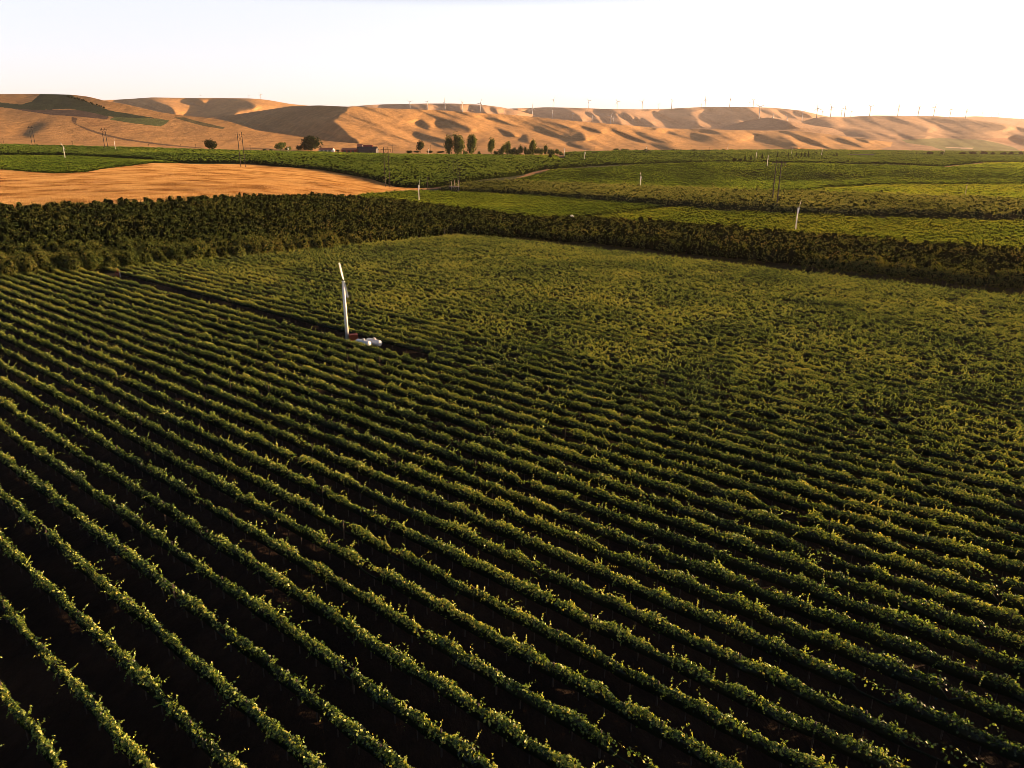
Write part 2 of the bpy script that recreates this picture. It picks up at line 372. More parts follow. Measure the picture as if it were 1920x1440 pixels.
# ------------------------------------------------------------------ hills
def blur(a, sx, sy):
    def k1(s):
        r = max(1, int(s*2.5)); t = np.exp(-.5*(np.arange(-r, r+1)/s)**2); return t/t.sum(), r
    for ax, s in ((0, sx), (1, sy)):
        k, r = k1(s); a = np.apply_along_axis(lambda m: np.convolve(np.pad(m, r, 'edge'), k, 'valid'), ax, a)
    return a
def hill(name, crest, foot, dfoot, dcrest, darks, colf, dark_s=.42, lit_s=-.25, soft=(2.0, 1.2), dx=1.5, dy=.75, alpha=90, back=(400, 60), power=1.0, relief=1.0, greens=(), fold=.0):
    cx_ = np.array([c[0] for c in crest], float); cy_ = np.array([c[1] for c in crest], float)
    fx_ = np.array([c[0] for c in foot], float); fy_ = np.array([c[1] for c in foot], float)
    xs = np.arange(cx_[0], cx_[-1]+dx, dx); yc = np.interp(xs, cx_, cy_); yf = np.interp(xs, fx_, fy_)
    ks = 13; pad = np.pad(yc, 6, 'edge'); yc = np.convolve(pad, np.hanning(ks+2)[1:-1]/np.hanning(ks+2)[1:-1].sum(), 'valid')
    y0, y1 = yc.min()-3, yf.max()+10
    ys = np.arange(y1, y0, -dy)                       # upwards
    XX, YY = np.meshgrid(xs, ys, indexing='ij')
    v = np.clip((yf[:, None]-YY)/np.maximum(yf-yc, 3)[:, None], -.25, 1.1)
    df = np.interp(xs, *zip(*dfoot)) if isinstance(dfoot, (list, tuple)) else np.full(len(xs), float(dfoot))
    dc = np.interp(xs, *zip(*dcrest)) if isinstance(dcrest, (list, tuple)) else np.full(len(xs), float(dcrest))
    D0 = df[:, None]+(dc-df)[:, None]*np.sign(v)*np.abs(v)**power
    up = np.maximum((dc-df)/np.maximum(yf-yc, 6), 2)[:, None]
    s = np.full(XX.shape, lit_s)
    for p in darks: s[inside(XX, YY, np.array(p, float))] = dark_s
    s = blur(s, soft[0], soft[1]/1)
    s = s+fbm(XX/14+YY/9, YY/7, 3)*.10+fold*fbm((YY-.38*XX)/6.5, (XX+.38*YY)/95, 3)
    gxx = -up*s*relief
    D0x = np.gradient(D0, dx, axis=0)
    T = gxx-D0x
    # screened Poisson for the depth change, mirrored FFT
    def mir(a): a = np.concatenate([a, a[::-1]], 0); return np.concatenate([a, a[:, ::-1]], 1)
    Tm = np.concatenate([T, -T[::-1]], 0); Tm = np.concatenate([Tm, Tm[:, ::-1]], 1)
    kx = 2*np.pi*np.fft.fftfreq(Tm.shape[0], dx)[:, None]; ky = 2*np.pi*np.fft.fftfreq(Tm.shape[1], dy)[None]
    den = kx**2+.07*ky**2+(1/alpha)**2
    Rr = np.real(np.fft.ifft2(-1j*kx*np.fft.fft2(Tm)/den))[:XX.shape[0], :XX.shape[1]]
    fade = np.clip((v+.02)/.16, 0, 1); Rr = Rr*fade*fade*(3-2*fade)
    D = D0+Rr
    D = np.maximum.accumulate(np.maximum(D, df[:, None]*.93+np.maximum(v, 0)*60)+np.arange(D.shape[1])*up*.05, axis=1)
    # surface rows v from below the foot to the crest
    nv = max(24, int((yf-yc).max()/dy*1.1))
    vs = np.linspace(-.16, 1, nv)
    Vp = []
    for vv_ in vs:
        yy = yf+(yc-yf)*vv_
        fi = np.clip((y1-yy)/dy, 0, len(ys)-1.001); i = fi.astype(int); a = fi-i
        ar = np.arange(len(xs)); dd = D[ar, i]*(1-a)+D[ar, i+1]*a
        X, Y, Zz = at_depth(xs, yy, np.maximum(dd, df*.5)); Vp.append(np.stack([X, Y, Zz], -1))
    front = len(Vp)
    top = Vp[-1]
    for f1, f2 in ((.15, .04), (.5, .35), (1.0, 1.0), (2.2, 2.6)):
        q = top.copy(); sc = (top[:, 1]+back[0]*f1)/top[:, 1]; q[:, 0] *= sc; q[:, 1] *= sc; q[:, 2] = top[:, 2]-back[1]*f2; Vp.append(q)
    V = np.array(Vp); nr, nc = V.shape[:2]; idx = np.arange(nr*nc).reshape(nr, nc)
    F = np.stack([idx[:-1, :-1], idx[:-1, 1:], idx[1:, 1:], idx[1:, :-1]], -1).reshape(-1, 4)
    px = np.broadcast_to(xs, (nr, nc)); py = np.concatenate([yf+(yc-yf)*min(t, 1) for t in np.r_[vs, 1, 1, 1, 1]]).reshape(nr, nc)
    col = np.tile(np.array(colf, float), (nr*nc, 1)).reshape(nr, nc, 3)
    for c, p in greens: col[inside(px, py, np.array(p, float))] = c
    me = np_mesh(name, V.reshape(-1, 3), F, [M['hill']], smooth=True, vcol=col.reshape(-1, 3))
    o = tag(obj("hills", me), kind="structure")
    return V[:front]
G1 = (.46,.255,.092); G2 = (.39,.24,.135)
hF = hill("hill_f", [(1700,220),(1780,219.5),(1830,218),(1860,219),(1900,222),(1940,223.5),(2080,226)], [(1700,250),(2080,250)], 9500, 12500, [], G2, dark_s=.3)
hE = hill("hill_e", [(1430,244),(1475,236),(1505,227.5),(1525,221.5),(1545,219),(1560,218.5),(1590,219),(1640,216.5),(1690,217),(1760,218),(1800,221),(1860,229),(1890,234),(1920,240),(1980,246),(2080,244)],
  [(1430,262),(1600,270),(1700,283),(2080,290)], [(1430,4500),(1700,2450),(2080,2300)], [(1430,6200),(1600,6600),(1700,8000),(2080,6000)],
  [[(1440,222),(1480,226),(1520,235),(1560,239),(1600,241),(1640,248),(1690,256),(1680,260),(1600,256),(1540,249),(1500,243),(1470,236),(1430,240)],
   [(1507,229),(1525,222),(1545,221),(1563,228),(1576,235),(1550,239),(1525,235)],
   [(1576,222),(1600,219),(1645,217.5),(1675,219),(1700,226),(1735,235),(1745,240),(1740,247),(1690,247),(1630,243),(1590,236)],
   [(1715,220),(1750,221),(1800,226),(1860,230),(1893,239),(1880,244),(1840,248),(1800,251),(1770,246),(1752,235),(1730,225)],
   [(1900,236),(1930,240),(1960,249),(1920,249),(1905,243)],[(1890,256),(1925,256),(1960,262),(1925,270),(1900,264)],
   [(1744,253),(1800,255),(1870,259),(1850,261),(1780,260)],[(1680,252),(1740,255),(1735,259),(1690,259)]], G2, soft=(2.2, 1.2), alpha=100, fold=.35, dark_s=.40, lit_s=-.22,
   greens=[((.16,.17,.055), [(1690,262),(1760,259),(1840,262),(1870,268),(1900,276),(1915,284),(1850,287),(1780,285),(1745,274),(1700,268)]),
           ((.52,.40,.24), [(1772,277),(1776,275),(1825,277),(1823,280)]), ((.30,.15,.08), [(1840,260),(1900,258),(1990,268),(1990,277),(1900,272)])])
hD0 = hill("hill_d", [(600,203),(650,200),(690,197),(720,195.5),(800,194),(850,194),(900,196),(940,201),(985,211),(1010,218)], [(600,216),(1010,228)], 6300, 8200,
  [[(715,197.5),(800,197.5),(802,206),(715,204)],[(812,199),(830,203),(829,207),(815,203.5)],[(836,197),(862,198),(868,210),(841,208)],
   [(880,198),(903,199),(913,213),(886,211)],[(918,198),(930,203),(934,215),(922,208)],[(942,205),(960,208),(980,216),(950,214)]], G2, dark_s=.5, lit_s=-.32, soft=(1.2,.8), alpha=60, fold=.6)
hD = hill("hill_d2", [(880,206),(940,204),(985,202.5),(1025,201),(1080,202),(1130,204),(1200,205),(1240,204.5),(1320,200.5),(1400,200.5),(1450,202),(1500,207),(1545,217),(1570,222)],
  [(880,226),(1000,230),(1150,238),(1250,243),(1480,243),(1570,240)], 7400, 9800,
  [[(985,208),(1010,206.5),(1070,208),(1085,217),(1092,227),(1040,223),(990,217)],[(1098,209),(1108,211),(1127,229),(1118,229),(1105,220)],
   [(1112,206),(1146,206.5),(1158,218),(1168,232),(1142,232),(1127,220)],[(1164,209),(1172,210),(1185,225),(1192,232),(1178,227)],
   [(1185,212),(1200,226),(1212,236),(1197,231)],[(1200,219),(1213,224),(1227,236),(1205,229)],[(1220,208),(1240,211),(1232,213)],
   [(1236,207),(1320,204),(1290,212),(1308,222),(1310,237),(1272,239),(1245,225),(1232,216)],[(1312,214),(1325,217),(1345,233),(1332,229)],
   [(1332,206),(1355,204.5),(1370,215),(1390,229),(1352,239),(1338,222),(1326,213)],[(1372,206),(1385,215),(1405,225),(1400,227),(1385,220)],
   [(1378,203),(1402,203),(1420,215),(1425,223),(1408,222),(1390,213)],[(1420,203.5),(1440,204),(1460,215),(1468,223),(1442,218),(1428,210)],
   [(1455,205),(1475,210),(1495,222),(1478,220)],[(1488,208),(1510,213),(1520,220),(1503,217)]], G2, dark_s=.5, lit_s=-.35, soft=(1.3,.7), alpha=60, fold=.8)
hA = hill("hill_a", [(120,192),(180,189),(215,187),(250,185),(285,182.5),(345,183.5),(400,183.5),(470,184.5),(500,187),(545,195),(600,200),(640,206)], [(120,225),(640,230)], 5200, 7000,
  [[(215,188),(262,186.5),(285,188),(300,193),(318,198),(324,205),(328,216),(290,208),(240,197)],[(345,185),(372,186),(382,192),(394,204),(370,197),(350,190)],
   [(386,192),(395,188),(440,186.5),(462,189),(478,196),(480,203),(448,208),(438,216),(385,224),(350,218),(366,210),(386,205)]], G1, soft=(2,1), alpha=90, fold=.25)
hD2 = hill("hill_e2", [(1335,246),(1352,240),(1380,231),(1410,224),(1440,220),(1460,223),(1490,229),(1530,236),(1580,243),(1640,250)], [(1335,250),(1640,258)], 4600, 6000,
  [[(1350,241),(1410,225),(1440,221),(1470,226),(1485,232),(1485,247),(1400,247)],[(1440,236),(1480,236),(1560,246),(1620,252),(1560,252),(1480,247)]], G2, soft=(2.5,1.5), dark_s=.5, alpha=110)
hC = hill("hill_c", [(330,230),(370,223.5),(384,222),(440,215),(480,209),(545,199),(600,197.5),(640,199.5),(665,200),(720,203),(780,205),(840,207.5),(900,212),(960,215.5),(1040,223),(1090,228),(1140,232),(1190,236),(1240,240.5),(1350,243),(1440,245),(1500,246),(1550,251),(1600,258),(1650,264),(1720,271),(1800,280)],
  [(330,280),(640,282),(900,285),(1000,288),(1150,286),(1300,284),(1500,281),(1700,283),(1800,288)],
  [(330,2300),(560,1750),(700,1500),(1150,1500),(1300,1700),(1500,2150),(1800,2450)], [(330,4300),(480,3900),(650,2950),(900,3400),(1200,4200),(1500,4400),(1700,3400),(1800,2600)],
  [[(384,222),(440,215),(480,209),(545,199),(600,196),(655,199.5),(650,207),(636,216),(625,228),(640,240),(652,252),(668,262),(672,268),(640,270),(600,264),(560,258),(480,246),(400,226),(340,240),(330,230)],
   [(779,228),(790,224),(803,231),(809,238),(801,243),(788,239)],[(817,230),(825,224),(848,224),(862,231),(878,237),(886,243),(878,248),(850,247),(830,243),(818,238)],
   [(776,246),(790,250),(812,257),(838,261),(834,266),(800,261),(782,254)],
   [(900,219),(920,219),(940,223),(975,222.5),(1010,225),(1040,230),(1066,238),(1092,247),(1098,256),(1095,263),(1070,261),(1040,257),(1010,249),(985,242),(960,237),(930,230)],
   [(922,237),(940,239),(958,247),(966,254),(955,257),(945,249)],[(976,253),(986,252),(993,262),(985,266),(978,260)],[(1085,236),(1110,239),(1132,247),(1125,250),(1105,245)],
   [(1135,243),(1150,243),(1175,251),(1200,261),(1214,267),(1200,268),(1180,262),(1155,252)],[(1183,245),(1200,247),(1225,252),(1247,260),(1268,268),(1250,270),(1220,262),(1195,253)],
   [(1200,240),(1232,241),(1228,244),(1202,242.5)],
   [(1247,248),(1270,245.5),(1300,249),(1350,256),(1390,260),(1391,263),(1350,265),(1312,267),(1280,259),(1255,252)],[(1290,241.5),(1330,243),(1360,249),(1375,254),(1340,251),(1300,246)],
   [(1412,258),(1425,253),(1445,252),(1465,254),(1485,263),(1492,271),(1500,274),(1470,272),(1440,269),(1415,264)],[(1492,254),(1510,256),(1535,263),(1546,269),(1530,271),(1505,264)],
   [(1545,255),(1580,260),(1610,268),(1622,272),(1590,270),(1560,263)],[(1600,259),(1625,262),(1632,268),(1610,266)],
   [(880,263),(905,262),(920,266),(900,267)],[(1060,270),(1100,272),(1120,276),(1080,276)]], G1, soft=(1.8,1.1), alpha=110, dark_s=.36, lit_s=-.2, fold=.5)
hL = hill("hill_l", [(-420,176),(-100,176),(0,176.5),(60,176),(100,176.5),(135,177.5),(165,181),(200,189.5),(240,196.5),(300,210.5),(350,217.5),(400,222),(430,228),(480,244),(520,250),(560,256),(610,264),(680,270),(760,275),(900,284)],
  [(-420,272),(0,273),(240,277),(394,282),(583,286),(700,287),(900,290)], [(-420,1000),(0,1080),(240,1100),(400,1110),(583,1210),(700,1250),(900,1280)],
  [(-420,2300),(0,2300),(300,2000),(480,1700),(700,1400),(900,1340)],
  [[(40,250),(60,235),(80,229),(100,228),(95,236),(70,248),(60,258),(45,260)]], G1, dark_s=.18, lit_s=-.12, soft=(5,3), alpha=140, back=(500, 50), relief=.8,
  greens=[((.035,.05,.018), [(-100,188),(0,192),(40,196),(60,190),(76,176),(128,176),(150,186),(180,197),(205,207),(240,213),(290,221),(300,222.5),(240,221),(200,218),(180,213),(130,204),(60,207),(0,201),(-100,198)]),
          ((.11,.075,.05), [(20,203),(60,206),(130,206),(150,207),(180,213),(205,219),(200,224),(140,218),(100,216),(40,207)]),
          ((.10,.12,.035), [(215,219),(240,220.5),(300,223),(318,226),(308,234),(300,237),(240,230),(205,224)]),
          ((.13,.11,.045), [(325,220),(345,220),(370,227),(400,234),(422,239),(418,242),(380,236),(340,225)]),
          ((.15,.09,.045), [(135,219),(145,222),(142,232),(170,243),(200,252),(240,261),(300,269),(380,277),(378,279),(300,272),(240,264),(196,255),(160,243),(137,231),(134,225)]),
          ((.33,.17,.065), [(152.4, 222.0), (160.6, 227.4), (175.2, 235.9), (211.0, 245.4), (256.8, 253.1), (258.4, 252.9), (212.6, 245.2), (176.8, 235.7), (162.2, 227.2), (154.0, 221.8)]),
          ((.33,.17,.065), [(157.0, 222.5), (165.4, 227.8), (180.7, 235.8), (217.3, 244.8), (263.9, 252.2), (265.5, 252.0), (218.9, 244.6), (182.3, 235.6), (167.0, 227.6), (158.6, 222.3)]),
          ((.33,.17,.065), [(161.6, 223.0), (170.3, 228.2), (186.1, 235.8), (223.6, 244.1), (271.1, 251.3), (272.7, 251.1), (225.2, 243.9), (187.7, 235.6), (171.9, 228.0), (163.2, 222.8)]),
          ((.33,.17,.065), [(166.3, 223.5), (175.1, 228.7), (191.6, 235.7), (229.9, 243.5), (278.2, 250.3), (279.8, 250.1), (231.5, 243.3), (193.2, 235.5), (176.7, 228.5), (167.9, 223.3)]),
          ((.33,.17,.065), [(170.9, 224.0), (179.9, 229.1), (197.0, 235.6), (236.2, 242.9), (285.4, 249.4), (287.0, 249.2), (237.8, 242.7), (198.6, 235.4), (181.5, 228.9), (172.5, 223.8)]),
          ((.33,.17,.065), [(175.5, 224.5), (184.8, 229.5), (202.5, 235.5), (242.5, 242.2), (292.5, 248.5), (294.1, 248.3), (244.1, 242.1), (204.1, 235.3), (186.3, 229.3), (177.1, 224.3)]),
          ((.33,.17,.065), [(180.1, 225.0), (189.6, 229.9), (208.0, 235.4), (248.8, 241.6), (299.6, 247.6), (301.2, 247.4), (250.4, 241.4), (209.6, 235.2), (191.2, 229.7), (181.7, 224.8)])])

#--PART2--
# ------------------------------------------------------------------ vegetation builders (numpy)
def cards(Pc, size, nrm, asp=1.0):
    """diamond leaves: centres (n,3), size (n,), normals (n,3)"""
    n = len(Pc); nrm = nrm/np.linalg.norm(nrm, axis=1, keepdims=True)
    r = rng.normal(size=(n, 3)); a = np.cross(nrm, r); a /= np.linalg.norm(a, axis=1, keepdims=True)+1e-9
    b = np.cross(nrm, a); s = size[:, None]*.5
    V = np.stack([Pc-a*s*1.15, Pc-b*s*asp+a*s*.1, Pc+a*s*1.15, Pc+b*s*asp+a*s*.1], 1).reshape(-1, 3)
    F = np.arange(n*4).reshape(n, 4)
    return V, F
def merge(parts):
    Vs, Fs, o = [], [], 0
    for V, F in parts: Vs.append(V); Fs.append(F+o); o += len(V)
    return np.concatenate(Vs), np.concatenate(Fs)
def tubes_core(xs, half, top, bot, n=8, jit=.06):
    """lumpy closed-ish body along x: superellipse sections"""
    th = np.linspace(0, 2*np.pi, n, endpoint=False)
    c = (top+bot)/2; hh = (top-bot)/2
    Y = half[:, None]*np.cos(th)*(1+rng.normal(size=(len(xs), n))*jit*2)
    Zq = c[:, None]+hh[:, None]*np.sin(th)*(1+rng.normal(size=(len(xs), n))*jit)
    X = xs[:, None]+rng.normal(size=(len(xs), n))*.04
    V = np.stack([X, Y, Zq], -1).reshape(-1, 3)
    idx = np.arange(len(xs)*n).reshape(len(xs), n); nx = np.roll(idx, -1, 1)
    F = np.stack([idx[:-1], nx[:-1], nx[1:], idx[1:]], -1).reshape(-1, 4)
    return V, F

# --- one long vine row, local x along the row, z up
def vine_row_mesh(L, seed, per_m=165, plants=False):
    global rng
    rng = np.random.default_rng(seed)
    lx = np.arange(0, L, .6); off = seed*37.7
    def hgt(x): return 1.58+.54*fbm(x/1.2+off, x*0+off, 2)+.16*fbm(x/9+off, x*0+3+off, 2)+(.46*(np.abs(np.cos(math.pi*(x+2.2*vnoise(x/5+off, x*0)+.5*vnoise(x/1.3, x*0+off))/1.9))-.75) if plants else 0)
    def wid(x): return (.23 if plants else .22)+.24*fbm(x/1.1+off*2, x*0+7, 2)+.06*fbm(x/6, x*0+off, 2)
    def mid(x): return .14*fbm(x/2.2+off*3, x*0+11, 3)
    gap = lambda x: fbm(x/3.1+off*1.3, x*0+off+5, 2) < -.37
    h = hgt(lx); wd = wid(lx); g = gap(lx)
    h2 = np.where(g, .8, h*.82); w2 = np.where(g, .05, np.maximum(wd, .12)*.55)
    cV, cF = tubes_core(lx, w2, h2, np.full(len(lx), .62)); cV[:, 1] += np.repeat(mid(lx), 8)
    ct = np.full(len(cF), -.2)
    n = int(L*per_m); x = rng.random(n)*L
    th = rng.normal(math.pi/2, .80, n); rr = 1+rng.normal(size=n)*.2
    H = hgt(x); Wd = wid(x); z0 = 1.22
    y = Wd*np.cos(th)*rr+mid(x); z = z0+(H-z0)*np.where(np.sin(th) > 0, np.sin(th), np.sin(th)*1.1)*rr
    keep = ~gap(x) | (rng.random(n) < .15)
    nr = np.stack([rng.normal(size=n)*.55, np.cos(th)+rng.normal(size=n)*.5, np.sin(th)*.6+.15+rng.normal(size=n)*.6], 1)
    P1 = np.stack([x, y, z], 1)[keep]; N1 = nr[keep]; s1 = (.12+.08*rng.random(n))[keep]
    t1 = np.clip(rng.normal(.42, .27, n), 0.05, 1)[keep]+np.clip((P1[:, 2]-1.45)*.3, -.12, .15)+.22*fbm(P1[:, 0]/2.5+off, P1[:, 0]*0, 2)  # low leaves tinted darker as painted canopy shade, top ones paler like young growth
    # shoots arching out of the top
    ns = int(L*(3.2 if plants else 2.4)); sx = rng.random(ns)*L; sx = sx[~gap(sx)]; ns = len(sx)
    ln = .25+rng.gamma(1.5, .31, ns); az = rng.random(ns)*2*math.pi; lean = rng.random(ns)*(.45 if plants else 1.1)+.05
    k = 9; t = (np.arange(k)+.5)/k
    ox = np.cos(az)*np.sin(lean); oy = np.sin(az)*np.sin(lean)*.9; oz = np.cos(lean)
    T = t[None]*ln[:, None]
    PX = sx[:, None]+ox[:, None]*T; PY = (mid(sx)+rng.normal(size=ns)*.12)[:, None]+oy[:, None]*T*1.1
    PZ = (hgt(sx)-.06)[:, None]+oz[:, None]*T-(.12 if plants else .35)*T**2
    P2 = np.stack([PX, PY, PZ], -1).reshape(-1, 3); P2 += rng.normal(size=P2.shape)*(.055 if plants else .035)
    N2 = rng.normal(size=P2.shape)*.8+np.array([0, 0, .5]); s2 = .15*(1-.4*np.tile(t, ns))+.03*rng.random(len(P2))
    t2 = np.clip(rng.normal(.70, .14, len(P2)), 0, 1)
    # drooping side shoots
    nd = int(L*.7); dx = rng.random(nd)*L; sg = np.where(rng.random(nd) < .5, -1, 1); ln = .2+.5*rng.random(nd)
    T = t[None]*ln[:, None]
    P3 = np.stack([dx[:, None]+T*rng.normal(size=nd)[:, None]*.5, (mid(dx)+sg*wid(dx))[:, None]+sg[:, None]*T*.6, (1.5-.2*rng.random(nd))[:, None]-T**1.5*.8], -1).reshape(-1, 3)
    P3 += rng.normal(size=P3.shape)*.03
    N3 = rng.normal(size=P3.shape)+np.array([0, 0, .6]); s3 = .10+.04*rng.random(len(P3)); t3 = np.clip(rng.normal(.5, .15, len(P3)), 0, 1)
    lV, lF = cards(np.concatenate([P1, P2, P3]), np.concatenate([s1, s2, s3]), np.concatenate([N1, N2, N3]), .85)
    # trunks and line posts
    tx = np.arange(.9, L, 1.8); tV = []; tF = []
    for i, x0 in enumerate(tx):
        post = i % 4 == 0; r = .045 if post else .03; top = 1.75 if post else .8; yy = float(mid(np.array([x0]))[0])*(0 if post else 1)
        b = len(tV)
        for z_ in (-.05, top):
            for q, w_ in ((-r, -r), (r, -r), (r, r), (-r, r)): tV.append((x0+q, yy+w_, z_))
        for q in range(4): tF.append((b+q, b+(q+1) % 4, b+4+(q+1) % 4, b+4+q))
        tF.append((b+4, b+5, b+6, b+7))
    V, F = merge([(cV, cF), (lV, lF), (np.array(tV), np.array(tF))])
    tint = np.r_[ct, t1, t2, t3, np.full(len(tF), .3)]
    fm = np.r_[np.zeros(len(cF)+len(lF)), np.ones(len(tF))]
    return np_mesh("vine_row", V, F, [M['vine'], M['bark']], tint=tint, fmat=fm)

U0, U1, SP = -34.0, 203.0, 2.72
def uv_xy(u, v): return ROW[0]*u+PRP[0]*v, ROW[1]*u+PRP[1]*v
ALLEY_V = None
mpos = hit(652, 641); av = mpos[0]*PRP[0]+mpos[1]*PRP[1]; au = mpos[0]*ROW[0]+mpos[1]*ROW[1]
tpos = hit(690, 654); tv = tpos[0]*PRP[0]+tpos[1]*PRP[1]; tu = tpos[0]*ROW[0]+tpos[1]*ROW[1]
def plane_basis(mir):
    """matrix taking row-local axes onto the tilted vineyard plane"""
    def up(dxy): return Vector((dxy[0], dxy[1], -(0.022*dxy[0]+0.033*dxy[1])))
    ex = (up(-ROW) if not mir else up(ROW)).normalized(); ez = Vector((0.022, 0.033, 1)).normalized()
    ey = ez.cross(ex).normalized(); ez = ex.cross(ey)
    m = Matrix.Identity(4)
    for i in range(3): m[i][0] = ex[i]; m[i][1] = ey[i]; m[i][2] = ez[i]
    return m
LROW = U1-U0
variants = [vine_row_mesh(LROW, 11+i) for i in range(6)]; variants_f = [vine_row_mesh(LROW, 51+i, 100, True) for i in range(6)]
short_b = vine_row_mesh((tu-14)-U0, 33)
G_NEAR = "grapevine rows of the near vineyard in front of the alley"
G_FAR = "grapevine rows of the near vineyard beyond the alley"
v_first = av-SP*.75
row_vs = []
v = v_first-SP*.65
while v > -6: row_vs.append((v, 'n')); v -= SP
v = v_first+SP*1.5
while v < 209.5: row_vs.append((v, 'f')); v += SP
rr_ = random.Random(3)
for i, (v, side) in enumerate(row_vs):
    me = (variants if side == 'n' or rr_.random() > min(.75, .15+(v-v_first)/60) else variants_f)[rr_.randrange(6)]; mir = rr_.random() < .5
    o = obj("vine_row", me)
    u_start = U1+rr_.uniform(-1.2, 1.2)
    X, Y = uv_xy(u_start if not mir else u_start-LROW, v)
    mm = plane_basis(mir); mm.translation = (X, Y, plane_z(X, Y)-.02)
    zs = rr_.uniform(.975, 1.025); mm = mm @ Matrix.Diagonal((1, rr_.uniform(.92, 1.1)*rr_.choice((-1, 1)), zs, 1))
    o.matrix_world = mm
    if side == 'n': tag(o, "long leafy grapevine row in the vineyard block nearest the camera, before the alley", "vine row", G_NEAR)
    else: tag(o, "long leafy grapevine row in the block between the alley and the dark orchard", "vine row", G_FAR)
# the row that is missing where the machine stands grows again to the right of the tanks
o = obj("vine_row", short_b); X, Y = uv_xy(tu-14, v_first+SP*.5)
mm = plane_basis(False); mm.translation = (X, Y, plane_z(X, Y)-.02); o.matrix_world = mm
tag(o, "grapevine row that starts just right of the white tanks, in line with the empty alley", "vine row")

# --- generic far rows as one mass per plot
def in_view(X, Y, Zq, m=60):
    px, py = project(X, Y, Zq); return (px > -m) & (px < 1920+m) & (Y > 5)
def sample_rows(poly, az, spacing, ds, jitter=.3):
    """points every ds metres along rows of direction az inside the polygon"""
    d = np.array([math.sin(az), math.cos(az)]); p = np.array([math.cos(az), -math.sin(az)])
    a = poly@d; b = poly@p
    A_, B_ = np.meshgrid(np.arange(a.min(), a.max(), ds), np.arange(b.min(), b.max(), spacing), indexing='ij')
    A_ = A_+rng.random(A_.shape)*ds*jitter
    X = (A_*d[0]+B_*p[0]).ravel(); Y = (A_*d[1]+B_*p[1]).ravel()
    k = inside(X, Y, poly); X = X[k]; Y = Y[k]
    Zq = ground(X, Y); k = in_view(X, Y, Zq) & (road_dist(X, Y) > 1.15)
    return X[k], Y[k], Zq[k], d, p
def far_rows(name, label, cat, zone, az, spacing, ds, h, wdt, ncard, size, mat, tint=.5, low=.35, clump=.25, tint_var=.2, sp_jit=0, zone_skip=None):
    X, Y, Zq, d, p = sample_rows(ZW[zone], az, spacing, ds)
    n = len(X)
    hh = h*(1+clump*fbm(X/2.3, Y/2.3, 2)*2)*(1+.15*rng.normal(size=n))
    hh = np.where(fbm(X/6+9, Y/6, 2) < -.42, hh*.55, hh)
    K = ncard; th = rng.normal(math.pi/2, 1.0, (n, K)); rr = .85+.3*rng.random((n, K))
    off = wdt*np.cos(th)*rr; al = (rng.random((n, K))-.5)*ds*1.3
    PX = X[:, None]+p[0]*off+d[0]*al; PY = Y[:, None]+p[1]*off+d[1]*al
    m_ = low*hh[:, None]; PZ = Zq[:, None]+m_+(hh[:, None]-m_)*np.where(np.sin(th) > 0, np.sin(th), np.sin(th)*.7)*rr
    Pc = np.stack([PX, PY, PZ], -1).reshape(-1, 3)
    Nn = np.stack([p[0]*np.cos(th)+rng.normal(size=th.shape)*.45, p[1]*np.cos(th)+rng.normal(size=th.shape)*.45, np.sin(th)*.7+.1+rng.normal(size=th.shape)*.5], -1).reshape(-1, 3)
    sz = size*(.7+.6*rng.random(len(Pc)))
    lV, lF = cards(Pc, sz, Nn, .9)
    t = np.clip(rng.normal(tint, tint_var, len(Pc)), 0, 1)
    # opaque inner hedge: one low prism per sample, end to end
    e = ds*.62
    hw = wdt*.62
    q = []
    for a_, o_, zf in ((-1,-1,0),(-1,1,0),(-1,0,1),(1,-1,0),(1,1,0),(1,0,1)):
        q.append(np.stack([X+d[0]*e*a_+p[0]*hw*o_, Y+d[1]*e*a_+p[1]*hw*o_, Zq+np.where(zf, hh*.86, .02)], -1))
    cV = np.stack(q, 1).reshape(-1, 3); b = (np.arange(n)*6)[:, None]
    cF = np.concatenate([b+np.array([0,2,5,3]), b+np.array([1,4,5,2])], 0)
    V, F = merge([(cV, cF), (lV, lF)])
    me = np_mesh(name, V, F, [mat], tint=np.r_[np.full(len(cF), -.1), t])
    return tag(obj(name, me), label, cat, kind="stuff"), n
RAZ = math.atan2(ROW[0], ROW[1])
stat = {}
_, stat['plot_left'] = far_rows("far_vineyard", "green vineyard plot in front of the golden slope tip, crossed by one white machine tower", "vineyard", 'plot_left', RAZ, 2.7, .8, 1.7, .42, 14, .28, M['vine_far'], .52)
_, stat['plot_right'] = far_rows("far_vineyard", "yellow green vineyard plot behind the right half of the dark orchard", "vineyard", 'plot_right', RAZ, 2.7, .8, 1.7, .42, 14, .29, M['vine_far'], .66, tint_var=.2)
_, stat['brush'] = far_rows("hop_plot", "tall brushy green crop with a dark shaded front edge", "crop", 'brush', RAZ, 3.2, 1.1, 3.6, .9, 22, .55, M['brush'], .5, clump=.35)
_, stat['knoll'] = far_rows("far_vineyard", "dark green vineyard rolling over the low rise in the middle distance", "vineyard", 'knoll_vines', R(-62), 2.8, 1.5, 1.8, .5, 12, .5, M['vine_far'], .36)
_, stat['right'] = far_rows("far_vineyard", "bright vineyard on the flat right of the dirt track with the white tanks", "vineyard", 'right_vines', R(-70), 2.8, 1.2, 1.8, .5, 13, .42, M['vine_far'], .66)
_, stat['frv'] = far_rows("far_vineyard", "yellow green vineyard behind the pale track at the right edge", "vineyard", 'far_right_vines', R(-70), 2.8, 1.6, 1.8, .5, 6, .8, M['vine_far'], .6)
_, stat['bo'] = far_rows("orchard_block", "green orchard block of close tree rows behind the golden slope", "orchard", 'back_orchard', R(-58), 4.8, 1.9, 4.0, 1.2, 24, .72, M['tree_far'], .55, clump=.3)
